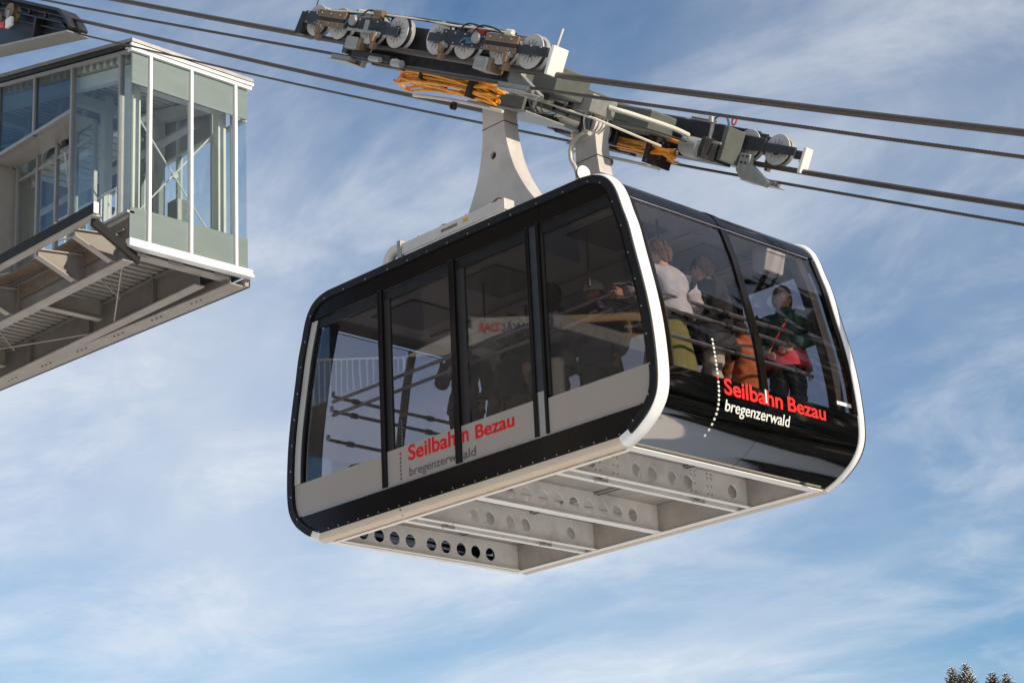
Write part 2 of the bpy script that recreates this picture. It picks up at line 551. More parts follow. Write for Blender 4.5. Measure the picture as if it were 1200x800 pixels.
def forest():
    """dark wood on the hills across the valley, young spruces added near the cabin: one mass, nobody could count it"""
    b = MB()
    rnd = random.Random(3)
    for i in range(8900):
        young = False
        if i >= 7000:
            az = rnd.uniform(12, 112); r = 6.5 + 24 * rnd.random() ** .75
            x, y = -13.9 + r * math.cos(R(az)), 14.5 + r * math.sin(R(az))
            if y < 26.0 + 4.5 * noise.noise(Vector((x * .35, 0, 0))) or noise.noise(Vector((x * .3, y * .3, 7.7))) < -.42: continue
            young = True  # young spruces near the cabin, unseen, added to darken the mirrored panel
        elif i < 5000:
            az = rnd.uniform(14, 110); r = rnd.uniform(110, 520)
            x, y = r * math.cos(R(az)), r * math.sin(R(az))
            if noise.noise(Vector((x * .012, y * .012, 3.3))) < -0.42: continue
        else:
            az = rnd.uniform(8, 78); r = rnd.uniform(24, 190)
            x, y = -13.9 + r * math.cos(R(az)), 14.5 + r * math.sin(R(az))
            if y < 24 or noise.noise(Vector((x * .03, y * .03, 1.3))) < -0.25: continue
            if math.degrees(math.atan2(y, x)) > 112: continue
        z = ground_h(x, y)
        hgt = rnd.uniform(2.2, 5.6) + .12 * max(0, r - 10) if young else rnd.uniform(14, 26); w = hgt * rnd.uniform(.13, .19) * (1.35 if young else 1)
        if young: hgt = min(hgt, 1.7 + .125 * math.hypot(x, y) - z)
        n = 6
        a0 = rnd.random() * 6
        for k, (f0, f1, ww) in enumerate(((.08, .55, 1.0), (.35, .8, .75), (.62, 1.0, .5))):
            o = len(b.v)
            for j in range(n):
                t = a0 + 2 * math.pi * j / n
                rr = w * ww * rnd.uniform(.75, 1.2)
                b.v.append((x + rr * math.cos(t), y + rr * math.sin(t), z + hgt * f0))
            b.v.append((x, y, z + hgt * f1))
            b.f += [(o + j, o + (j + 1) % n, o + n) for j in range(n)]
    o = b.build('far_wood', 'needle_far')
    stuff(o); o['label'] = 'dark spruce wood on the snowy hills across the valley, unseen young spruces added below the cabin'; o['category'] = 'wood'


forest()


# ------------------------------------------------------------------ ropes
CAR = Vector((-13.9, 14.49, 11.21))
TH = math.atan(.515)
YA, YB = 12.67, 16.31


def rope_pts(kind, y):
    zs = [(-60, 36.9), (-40, 25.45), (-26.22, 17.88), (-20, 14.46), (-15.3, 11.93), (-13.9, 11.21), (-12.1, 10.28), (-9.5, 9.0), (-7.28, 7.93), (0, 4.45), (20, -4.9), (60, -22.5), (130, -50)]
    if kind == 'haul':
        zs = [(-60, 36.6), (-40, 25.15), (-25.7, 17.35), (-20.2, 14.36), (-15.3, 11.77), (-13.9, 11.02), (-12.6, 10.36), (-9.5, 8.82), (-7.3, 7.74), (0, 4.2), (20, -5.3), (60, -23), (130, -51)]
    return [(x, y, z) for x, z in zs]


def make_rope(name, y, kind, r, label, cat, group):
    b = MB()
    path_ = catmull(rope_pts(kind, y), 6)
    # strands laid round a core where the rope is seen; a plain tube farther off
    b.tube(path_, r * (.86 if kind == 'haul' else 1.0), n=12)
    o = b.build(name, 'rope', smooth=True)
    dense = []
    for (p, q) in zip(path_, path_[1:]):
        if kind == 'track' or q[0] < -32 or p[0] > -4: continue
        m_ = max(2, int((Vector(q) - Vector(p)).length / .035))
        dense += [Vector(p).lerp(Vector(q), i / m_) for i in range(m_)]
    for st_ in range(6 if dense else 0):
        sp = []
        for i, p in enumerate(dense):
            a = i * .035 / (r * 13) * 2 * math.pi + st_ * math.pi / 3
            sp.append(p + Vector((.45 * math.sin(a), math.cos(a), .88 * math.sin(a))) * r * .66)
        sb_ = MB(); sb_.tube(sp, r * .36, n=5); sb_.build('strand', 'rope', o, smooth=True)
    tag(o, label, cat, group)


make_rope('track_rope', YA, 'track', .030, 'thick dark track rope carrying the nearer row of carriage wheels', 'cable', 'ropes of the cableway')
make_rope('track_rope', YB, 'track', .030, 'thick dark track rope running off the saddle above the station roof', 'cable', 'ropes of the cableway')
make_rope('haul_rope', YA, 'haul', .017, 'thin dark haul rope just under the nearer track rope', 'cable', 'ropes of the cableway')
make_rope('haul_rope', YB, 'haul', .017, 'thin dark haul rope under the farther track rope, clamped at the far bracket', 'cable', 'ropes of the cableway')


# ================================================================== CABIN
HALF = [(2.10, 0.0), (2.23, .055), (2.33, .115), (2.45, .21), (2.54, .34), (2.575, .50), (2.575, .75), (2.55, 1.05), (2.50, 1.35),
        (2.412, 1.743), (2.36, 1.98), (2.30, 2.16), (2.25, 2.32), (2.19, 2.44), (2.10, 2.53), (1.98, 2.58), (1.85, 2.60)]
RIGHT = catmull(HALF, 4)
LOOP = [(-x, z) for x, z in RIGHT] + [(-.9, 2.605), (0, 2.608), (.9, 2.605)] + RIGHT[::-1]    # rear bottom, over the roof, front bottom
_pz = sorted((z, x) for x, z in RIGHT)


def px(z):
    for (z0, x0), (z1, x1) in zip(_pz, _pz[1:]):
        if z0 <= z <= z1:
            return x0 + (x1 - x0) * (z - z0) / ((z1 - z0) or 1)
    return _pz[-1][1] if z > 2 else _pz[0][1]


def part_prof(z0, z1, inset=0.0, n=18):
    pr = [(px(z1 + (z0 - z1) * i / n), z1 + (z0 - z1) * i / n) for i in range(n + 1)]
    return offset(pr, -inset) if inset else pr


cab = thing('cable_car_cabin', 'black and white cable car cabin with panorama windows hanging from the ropes', 'cable car', (-13.9, 14.49, 6.70))
YN = -1.49

for s in (-1, 1):
    # rounded white edge band right round the profile
    sec = [(1.330, -.06), (1.328, -.004), (1.342, .018), (1.372, .028), (1.41, .031), (1.45, .025), (1.474, .010), (1.482, -.012), (1.478, -.06)]
    if s > 0: sec = [(1.405, -.06), (1.403, -.004), (1.412, .012), (1.425, .020), (1.445, .022), (1.465, .018), (1.476, .008), (1.482, -.012), (1.478, -.06)]
    n = len(LOOP)
    offs = [offset(LOOP, d) for _, d in sec]
    vs = [(offs[k][i][0], s * sec[k][0], offs[k][i][1]) for i in range(n) for k in range(len(sec))]
    m_ = len(sec)
    fs = [(i * m_ + k, i * m_ + k + 1, (i + 1) * m_ + k + 1, (i + 1) * m_ + k) for i in range(n - 1) for k in range(m_ - 1)]
    # closing run along the bottom: same white band, its shaded tone painted tan
    MB().add(vs, [((n - 1) * m_ + k, (n - 1) * m_ + k + 1, k + 1, k) for k in range(m_ - 1)]).build('band_bottom_run', 'band_shade', cab, smooth=True)
    MB().add(vs, fs).build('edge_band', 'white_rim', cab, smooth=True)
    # black rubber gasket (open at the bottom)
    i0 = next(i for i, p in enumerate(LOOP) if p[1] > .045)
    run = LOOP[i0:n - i0]
    o0, o1 = offset(run, .004), offset(run, -.075)
    vs = []
    for (a, b), (c, d) in zip(o0, o1):
        vs += [(a, s * 1.470, b), (a, s * 1.500, b), (c, s * 1.500, d), (c, s * 1.455, d)]
    nn = len(run)
    fs = [(i * 4 + k, i * 4 + (k + 1) % 4, (i + 1) * 4 + (k + 1) % 4, (i + 1) * 4 + k) for i in range(nn - 1) for k in range(4)]
    fs += [(0, 1, 2, 3), tuple((nn - 1) * 4 + k for k in (3, 2, 1, 0))]
    MB().add(vs, fs).build('gasket', 'rubber', cab, smooth=True)


def side_poly(x0, x1, z0, z1, ins=.07, n=10):
    """region of the side wall between two x and two z, cut by the profile inset"""
    zs = [z0 + (z1 - z0) * i / n for i in range(n + 1)]
    rt = [(min(x1, px(z) - ins), z) for z in zs]
    lf = [(max(x0, -px(z) + ins), z) for z in zs]
    return rt + lf[::-1]


def side_part(name, mat, poly, y0, y1, parent=None, s=-1, **k):
    return MB().prism(poly, lambda u, v: (u, s * y0, v), lambda u, v: (u, s * y1, v)).build(name, mat, parent or cab, **k)


for s in (-1, 1):
    # header panels above the windows: three sheets with fine joints
    top = [(x, z) for x, z in offset(LOOP, -.072) if z > 2.352]
    def header_piece(xa, xb):
        pts = [p for p in top if xa < p[0] < xb]
        def zt(x):
            for (u0, v0), (u1, v1) in zip(top, top[1:]):
                if u0 <= x <= u1: return v0 + (v1 - v0) * (x - u0) / ((u1 - u0) or 1)
            return 2.353
        poly = [(xa, 2.352)] + ([(xa, zt(xa))] if zt(xa) > 2.36 else []) + pts + ([(xb, zt(xb))] if zt(xb) > 2.36 else []) + [(xb, 2.352)]
        return poly
    xl = top[0][0]
    for xa, xb in ((xl, -1.452), (-1.447, 1.247), (1.252, -xl)):
        side_part('header_panel', 'black_gloss', header_piece(xa, xb), 1.462, 1.474, s=s)
    # black sill skirt
    side_part('skirt', 'black_gloss', side_poly(-3, 3, .062, .285, .07), 1.462, 1.476, s=s, bevel=.004)
    side_part('sill_strip', 'steel', [(-2.36, .286), (2.36, .286), (2.36, .297), (-2.36, .297)], 1.458, 1.480, s=s)
    # grey lower panels, one for each bay
    for xa, xb, zt in ((-3, -1.095, .645), (-1.030, -.024, .662), (.052, 1.045, .662), (1.225, 3, .640)):
        side_part('lower_panel', 'taupe', side_poly(xa, xb, .298, zt, .085), 1.450, 1.466, s=s, bevel=.004)
    # light grey slanting post of the end bay
    zs = [.646 + i * (2.335 - .646) / 12 for i in range(13)]
    side_part('end_post', 'grey_frame', [(-px(z) + .085, z) for z in zs] + [(-px(z) + .175, z) for z in zs[::-1]], 1.452, 1.470, s=s)
    side_part('window_seal', 'rubber', [(-px(z) + .176, z) for z in zs] + [(-px(z) + .205, z) for z in zs[::-1]], 1.440, 1.462, s=s)
    side_part('end_post', 'black_gloss', [(px(z) - .085, z) for z in zs] + [(px(z) - .13, z) for z in zs[::-1]], 1.444, 1.462, s=s)
    # window head frame
    side_part('window_head', 'black_satin', side_poly(-3, 3, 2.245, 2.350, .08), 1.438, 1.456, s=s)
    # panes
    for xa, xb, zb in ((-3, -1.095, .60), (-.945, -.024, .62), (.165, 1.045, .62), (1.255, 3, .60)):
        side_part('window_pane', 'glass', side_poly(xa, xb, zb, 2.25, .09 if xa > -2.9 else .185), 1.432, 1.440, s=s)
    # mullions and door stiles
    for xa, xb, ya, yb, mt, nm in ((-1.093, -1.032, 1.43, 1.492, 'black_gloss', 'mullion'), (-.022, .050, 1.43, 1.492, 'black_gloss', 'mullion'),
                                   (1.047, 1.092, 1.43, 1.488, 'black_gloss', 'mullion'), 
                                   (1.190, 1.223, 1.43, 1.484, 'black_gloss', 'mullion')):
        side_part(nm, mt, [(xa, .30), (xb, .30), (xb, 2.36), (xa, 2.36)], ya, yb, s=s, bevel=.006)
    side_part('door_track_post', 'steel', [(1.094, .30), (1.188, .30), (1.188, .72), (1.094, .72)], 1.44, 1.470, s=s)
    side_part('door_track_post', 'navy', [(1.094, .722), (1.188, .722), (1.188, 2.36), (1.094, 2.36)], 1.44, 1.468, s=s)
    for xa, xb in ((-1.030, -.946), (.052, .163), (1.225, 1.253)):
        side_part('door_stile', 'inner_dark', [(xa, .664), (xb, .664), (xb, 2.245), (xa, 2.245)], 1.425, 1.452, s=s)
    # small bright rivets round the frame (too small to tell apart)
    b = MB()
    for q, (x, z) in enumerate(offset(LOOP, -.088)):
        pass
    acc, last = 0, None
    for (x, z) in catmull(offset(run, -.062), 3):
        if last is not None:
            acc += math.hypot(x - last[0], z - last[1])
        last = (x, z)
        if acc > .27:
            acc = 0
            b.cyl((x, s * 1.499, z), (x, s * 1.506, z), .009, n=6)
    x = -2.1
    while x < 2.2:
        b.cyl((x, s * 1.474, .078), (x, s * 1.482, .078), .008, n=6); x += .155
    stuff(b.build('rivets', 'steel', cab))

# rust-stained drip edge under the near side
MB().bb(-2.0, 2.05, -1.372, -1.362, -.036, -.028).build('drip_edge', 'rust', cab)


# lettering on the near side, split by the door joint as on the real doors
def side_text(body, x0, x1, base, h, mat, bold):
    vs, fs = text2d(body, x0, x1, base, h, bold)
    MB().add([(u, -1.4685, v) for u, v in vs], fs).build('lettering', mat, cab)


side_text('Seilbah', -.715, -.032, .500, .152, 'letter_red', .022)
side_text('n', .062, .150, .497, .105, 'letter_red', .022)
side_text('Bezau', .245, .775, .487, .132, 'letter_red', .022)
side_text('bregenzerw', -.708, -.030, .343, .085, 'letter_grey', .012)
side_text('ald', .066, .243, .330, .088, 'letter_grey', .012)
b, br, bw = MB(), MB(), MB()
for i in range(6):
    z = .345 + i * .041
    b.cyl((-.832, -1.466, z), (-.832, -1.4685, z), .0135, n=10)
br.cyl((-.832, -1.466, .597), (-.832, -1.4685, .597), .0135, n=10)
for i in range(8):
    z = .70 + i * .034
    bw.cyl((-.828, -1.440, z), (-.828, -1.4425, z), .0125, n=10)
for i in range(3):
    bw.cyl((-.84, -1.482 + i * .012, .03 - i * .022), (-.84, -1.4845 + i * .012, .029 - i * .022), .0125, n=8)
b.build('dot_row', 'letter_grey', cab); br.build('red_dot', 'letter_red', cab); stuff(bw.build('dot_row', 'letter_grey', cab))

# ---------- both ends: curved panes, glossy lower panels, mullion
for e in (1, -1):
    def endshell(name, mat, z0, z1, y0, y1, inset, th, n=16, parent=None, smooth=True):
        pr = [(e * x, z) for x, z in part_prof(z0, z1, inset, n)]
        return MB().shell(pr, y0, y1, th).build(name, mat, parent or cab, smooth=smooth)
    for ya, yb in ((-1.262, -.042), (.042, 1.335)):
        endshell('end_window_pane', 'glass_end', .640, 2.325, ya, yb, .012, .008)
    for ya, yb in ((-1.330, -.003), (.003, 1.404)):
        endshell('end_lower_panel', 'black_panel', .004, .632, ya, yb, .002, .012, n=24)
    endshell('centre_mullion', 'black_gloss', .634, 2.326, -.045, .045, -.004, .035)
    for ya, yb in ((-1.330, -1.262), (1.335, 1.404)):
        endshell('pane_border', 'black_gloss', .634, 2.326, ya, yb, .0, .02)
    for ya, yb in ((-1.29, -1.17), (1.17, 1.29)):
        endshell('corner_post', 'inner_dark', .36, 2.40, ya, yb, .06, .10)
    endshell('pane_head_strip', 'steel', 2.326, 2.336, -1.30, 1.30, -.002, .012, n=2)
# roof shell
top = [(x, z) for x, z in LOOP if z > 2.336]
roof = MB().shell(offset(top, -.002), -1.335, 1.408, .03).build('roof', 'black_gloss', cab, smooth=True)
# seam rib in the middle of the front roof edge
for e in (1, -1):
    pr = [(x * e, z) for x, z in LOOP if x > 1.7 and z > 2.33]
    MB().shell(offset(pr, .004), -.05, .05, .01).build('roof_rib', 'black_gloss', roof, smooth=True)

# front lettering wrapped on the curved panel
def front_text(body, y0, y1, base, h, mat, bold):
    vs, fs = text2d(body, y0, y1, base, h, bold)
    MB().add([(px(v) + .0025, u, v) for u, v in vs], fs).build('lettering', mat, cab)


front_text('Seilbahn', -.585, .243, .492, .150, 'letter_red2', .020)
front_text('Bezau', .318, .885, .494, .135, 'letter_red2', .020)
front_text('bregenzerwald', -.562, .350, .345, .098, 'letter_white', .010)
bw, br = MB(), MB()
for i in range(22):
    z = .99 - i * .0405
    x = px(z); s0, s1 = px(z + .01), px(z - .01)
    t = Vector((s1 - s0, 0, -.02)).normalized(); nrm = Vector((-t.z, 0, t.x))
    if nrm.x < 0: nrm = -nrm
    c = Vector((x, -.672 + .02 * (i / 21), z))
    (br if i == 9 else bw).cyl(c - nrm * .001, c + nrm * .0025, .0135, n=10)
bw.build('dot_row', 'letter_white', cab); br.build('red_dot', 'letter_red2', cab)
MB().box((px(.7) + .003, 1.19, .707), (.004, .22, .035)).build('number_plate_strip', 'letter_white', cab)
MB().box((px(.57) + .003, .0, .57), (.004, .02, .13)).build('joint_cover', 'letter_white', cab)

# ---------- inside
MB().bb(-2.42, 2.42, -1.40, 1.40, .30, .355).build('floor', 'floor', cab)
ceil = MB().bb(-2.12, 2.12, -1.40, 1.40, 2.40, 2.43).build('ceiling', 'ceiling', cab)
for x in (-1.45, -.2, 1.45):
    for y in (-.62, .62):
        MB().bb(x - .34, x + .34, y - .36, y + .36, 2.386, 2.397).build('ceiling_hatch', 'ceiling_dark', ceil, bevel=.01)
for y in (-1.12, 0, 1.12):
    MB().bb(-1.9, 1.9, y - .05, y + .05, 2.37, 2.396).build('ceiling_batten', 'ceiling', ceil, bevel=.008)
for x in (-2.06, 2.06):
    b = MB()
    b.prism([(x, 2.40), (x * 1.052, 2.33), (x * 1.062, 2.38), (x * 1.02, 2.44)], lambda u, v: (u, -1.3, v), lambda u, v: (u, 1.3, v))
    b.build('ceiling_edge', 'ceiling', ceil)
# white locker hanging from the ceiling by the far front corner
b = MB()
b.prism([(1.98, 2.40), (1.98, 2.17), (2.03, 2.12), (2.13, 2.12), (2.19, 2.34), (2.17, 2.40)], lambda u, v: (u, .74, v), lambda u, v: (u, 1.03, v))
b.build('ceiling_locker', 'grey_frame', cab, bevel=.015)
# hanging straps / vertical poles
for x, y in ((.55, -.75), (1.35, -.95), (1.9, -.55), (-.35, -.7), (-1.1, .3), (.2, .5), (1.2, .6)):
    b = MB(); b.tube([(x, y, 2.40), (x, y, 1.86)], .010, n=6); b.cyl((x, y, 1.87), (x, y, 1.80), .022, n=8)
    b.build('hanging_strap', 'inner_dark', cab, smooth=True)
for x, y in ((-.55, .1), (.62, .9)):
    b = MB(); b.tube([(x, y, .355), (x, y, 2.40)], .018, n=8)
    b.build('grab_pole', 'inner_dark', cab, smooth=True)
# rails: three round each end, two along each long side
for e in (1, -1):
    for z, xo in ((1.545, 2.10), (1.400, 2.13), (1.105, 2.20)):
        b = MB()
        xo2 = xo
        pts = [(e * (xo2 - .10), -1.33, z), (e * (xo2 - .01), -1.26, z), (e * xo2, -1.12, z), (e * xo2, 0, z), (e * xo2, 1.12, z), (e * (xo2 - .01), 1.26, z), (e * (xo2 - .10), 1.33, z)]
        b.tube(pts, .020, n=8)
        ro = b.build('end_rail', 'rail', cab, smooth=True)
        for y in (-.95, .1, 1.0):
            MB().cyl((e * xo2, y - .035, z), (e * xo2, y + .035, z), .031, n=10).build('rail_clamp', 'inner_dark', ro, smooth=True)
for s in (-1, 1):
    for z in (1.45, 1.305):
        b = MB(); b.tube([(-2.0, s * 1.34, z), (2.0, s * 1.34, z)], .019, n=8)
        b.build('side_rail', 'rail', cab, smooth=True)
# red strap loops on the far side rail
b = MB(); b.tube([(1.55, 1.30, 1.44), (2.05, 1.30, 1.46)], .022, n=8); b.tube([(1.5, 1.30, 1.26), (2.08, 1.30, 1.30)], .022, n=8)
b.build('padded_strap', 'red', cab, smooth=True)

# ---------- underframe
def holed_beam(x, holes, z1=.285, flange=0, parent=cab):
    outer = [(-1.29, .0), (1.29, .0), (1.29, z1), (-1.29, z1)]
    vs, fs = plate2d(outer, [circle(y, .13, .070) for y in holes], .010)
    b = MB().add([(x + v.z, v.x, v.y) for v in vs], fs)
    o = b.build('cross_beam', 'underframe', parent)
    w = .055
    MB().bb(x - (w if flange <= 0 else .006), x + (w if flange >= 0 else .006), -1.285, 1.285, -.010, .0).build('beam_flange', 'white', o, bevel=.002)
    return o


row10 = [-1.14, -.93, -.71, -.50, -.28, .015, .222, .444, .657, .873]
pairs = [-1.05, -.44, -.228, .061, .281, .945]
row_mid = [-1.05, -.83, -.61, -.372 + .0, -.158, .058, .266, .475, .688, .917]
holed_beam(-2.06, row10, flange=1)
holed_beam(-1.02, pairs, flange=-1)
holed_beam(-.90, pairs, flange=1)
holed_beam(.02, row_mid)
holed_beam(1.10, [-.948, -.319, -.104, .187, .409, 1.069], flange=-1)
holed_beam(1.22, [-.948, -.319, -.104, .187, .409, 1.069], flange=1)
holed_beam(2.04, row_mid, flange=-1)
for s in (-1, 1):
    MB().bb(-2.10, 2.10, s * 1.292, s * 1.302, -.002, .285).build('side_beam', 'underframe_shade', cab)
MB().bb(-2.05, 2.05, -1.29, 1.29, .287, .299).build('floor_underside', 'underframe_shade', cab)
rim = MB()
rim.bb(-2.12, 2.12, -1.345, -1.265, -.022, -.012); rim.bb(-2.12, 2.12, 1.265, 1.345, -.022, -.012)
rim.bb(-2.12, -2.05, -1.264, 1.264, -.022, -.012); rim.bb(2.05, 2.12, -1.264, 1.264, -.022, -.012)
rim.build('bottom_rim', 'white', cab, bevel=.003)
for x in (-.96, 1.16):
    for y in (-.75, .62):
        b = MB(); b.cyl((x - .09, y, .0), (x + .09, y, .0), .014, n=8); b.cyl((x, y - .08, -.016), (x, y + .08, -.016), .016, n=8)
        b.box((x, y, .012), (.12, .03, .03))
        b.build('shackle', 'galv', cab)
b = MB()
for x in (-1.02, 1.22):
    for y in (-.86, -.62, .48, .72):
        for z in (.05, .13, .21, .255):
            for dy in (-.03, .03):
                b.cyl((x + .005, y + dy, z), (x + .012, y + dy, z), .008, n=6)
stuff(b.build('bolts', 'galv', cab))

# brake and signal lines clipped under the floor, and a bracket plate in each bay
for y, r_, mt in ((-.98, .016, 'dark'), (.36, .012, 'galv'), (.40, .010, 'dark')):
    b = MB(); b.tube([(x, y + .012 * math.sin(x * 3), .268) for x in [-2.0 + .4 * i for i in range(11)]], r_, n=6); b.build('floor_pipe', mt, cab, smooth=True)
for x in (-1.6, -.45, .55, 1.65):
    MB().bb(x - .10, x + .10, -.62, -.42, .262, .284).build('floor_bracket', 'galv', cab, bevel=.004)
    MB().bb(x - .012, x + .012, -1.28, 1.28, .235, .284).build('floor_stiffener', 'underframe', cab)
# ---------- hanger arms
def arm_outline():
    prof = [(2.60, 1.15), (2.66, .98), (2.74, .83), (2.85, .70), (2.98, .575), (3.12, .465), (3.28, .365), (3.45, .280), (3.62, .222), (3.80, .180), (4.0, .158), (4.2, .150), (4.42, .150)]
    prof = catmull(prof, 3)
    return [(w, z) for z, w in prof] + [(-w, z) for z, w in prof[::-1]]


for s, ya in ((-1, -.79), (1, .59)):
    vs, fs = plate2d(arm_outline(), [circle(-.02, 3.68, .042, 16), circle(.0, 3.07, .13, 24)], .20)
    arm = MB().add([(v.x, ya + .10 + v.z, v.y) for v in vs], fs).build('hanger_arm', 'arm', cab, bevel=.006)
    MB().cyl((-.02, ya + .03, 3.68), (-.02, ya + .17, 3.68), .046, n=16).build('hole_lining', 'dark', arm)
    MB().cyl((.0, ya + .04, 3.07), (.0, ya + .16, 3.07), .134, n=24).build('hole_lining', 'dark', arm)
    MB().cyl((0, ya - .02, 4.38), (0, ya + .22, 4.38), .17, n=24).build('pivot_eye', 'arm', arm, smooth=True)
    for z in (3.98, 4.0):
        pass
    b = MB(); b.bb(-.165, .165, ya - .004, ya + .204, 4.005, 4.012); b.build('weld_seam', 'inner_dark', arm)
    # foot plate on the roof
    MB().bb(-1.2, 1.2, ya - .06, ya + .26, 2.60, 2.625).build('foot_plate', 'arm', arm, bevel=.005)
# cable conduit running up the far arm
b = MB(); b.tube(catmull([(-.10, .545, 2.62), (-.10, .545, 3.6), (-.11, .54, 3.9), (-.17, .53, 4.05), (-.14, .52, 4.2), (.05, .50, 4.27), (.2, .45, 4.2)], 5), .026, n=10)
b.build('cable_conduit', 'cream_pvc', cab, smooth=True)
# floodlight on the roof by the far arm
lamp = MB().lathe([(0, -.05), (.045, -.045), (.075, 0), (.082, .03), (.078, .035)], (.90, -.47, 3.24), (.97, -.20, -.10), n=20).build('floodlight', 'dark', cab, smooth=True)
MB().lathe([(.078, .036), (.04, .042), (0, .044)], (.90, -.47, 3.24), (.97, -.20, -.10), n=20).build('lens', 'letter_white', lamp, smooth=True)
b = MB(); b.tube([(.88, -.45, 3.26), (.88, -.42, 3.0), (.86, -.4, 2.6)], .018, n=6); b.build('bracket', 'dark', lamp)
# white cable duct with a bent pipe and small orange lamps along the near roof edge
duct = MB().bb(-.92, .62, -1.30, -1.16, 2.75, 2.87).build('cable_duct', 'arm', cab, bevel=.008)
b = MB(); b.tube(catmull([(-1.19, -1.23, 2.60), (-1.20, -1.23, 2.74), (-1.13, -1.23, 2.845), (-1.03, -1.23, 2.865), (-.93, -1.23, 2.85)], 5), .058, n=12)
b.build('bent_pipe', 'cream_pvc', duct, smooth=True)
MB().bb(-.96, -.90, -1.315, -1.145, 2.68, 2.91).build('pipe_flange', 'galv', duct, bevel=.006)
MB().bb(-.88, .60, -1.285, -1.175, 2.61, 2.748).build('duct_foot', 'white', duct)
for x in (-.70, -.36, .02, .34, .48):
    b = MB(); b.lathe([(.030, 0), (.030, .02), (.022, .036), (0, .042)], (x, -1.23, 2.87), (0, 0, 1), n=12); b.build('marker_lamp', 'amber', duct, smooth=True)
MB().lathe([(.09, 0), (.09, .06), (.06, .1), (0, .11)], (-.50, -1.04, 2.90), (0, 0, 1), n=16).build('vent_cowl', 'dark', cab, smooth=True)
MB().bb(.02, .10, -1.3025, -1.3005, 2.80, 2.835).build('warning_sticker', 'orange', duct)
MB().bb(-.30, -.06, -1.3025, -1.3005, 2.795, 2.825).build('warning_sticker', 'brown', duct)

# ================================================================== CARRIAGE (local x down the rope, y across, z away from the rope)
car = thing('cable_car_carriage', 'long dark running carriage with rows of grey wheels riding on the track ropes', 'carriage', CAR, (0, TH, 0))
GY = 1.82

# one wheel, shared by all
wheel_b = MB(); wheel_b.lathe([(.05, -.052), (.150, -.052), (.168, -.050), (.172, -.040), (.150, -.022), (.143, 0), (.150, .022), (.172, .040), (.168, .050), (.150, .052), (.05, .052)], (0, 0, 0), (0, 1, 0), n=32)
wheel_me = wheel_b.mesh('wheel', 'wheel', True)
tread_b = MB(); tread_b.lathe([(.151, -.0235), (.1445, 0), (.151, .0235)], (0, 0, 0), (0, 1, 0), n=32)
tread_me = tread_b.mesh('tread', 'dark', True)
hub_b = MB(); hub_b.lathe([(0, -.085), (.022, -.085), (.026, -.060), (.058, -.058), (.062, -.048), (.062, .048), (.058, .058), (.026, .06), (.022, .085), (0, .085)], (0, 0, 0), (0, 1, 0), n=20)
hub_me = hub_b.mesh('hub', 'dark', True)
spk = MB()
for i in range(12):
    a = 2 * math.pi * i / 12
    for s in (-1, 1):
        spk.beam((math.cos(a) * .062, s * .0535, math.sin(a) * .062), (math.cos(a) * .112, s * .0535, math.sin(a) * .112), .005, .007, up=(0, 1, 0))
spk_me = spk.mesh('rib', 'st_beam_dark')

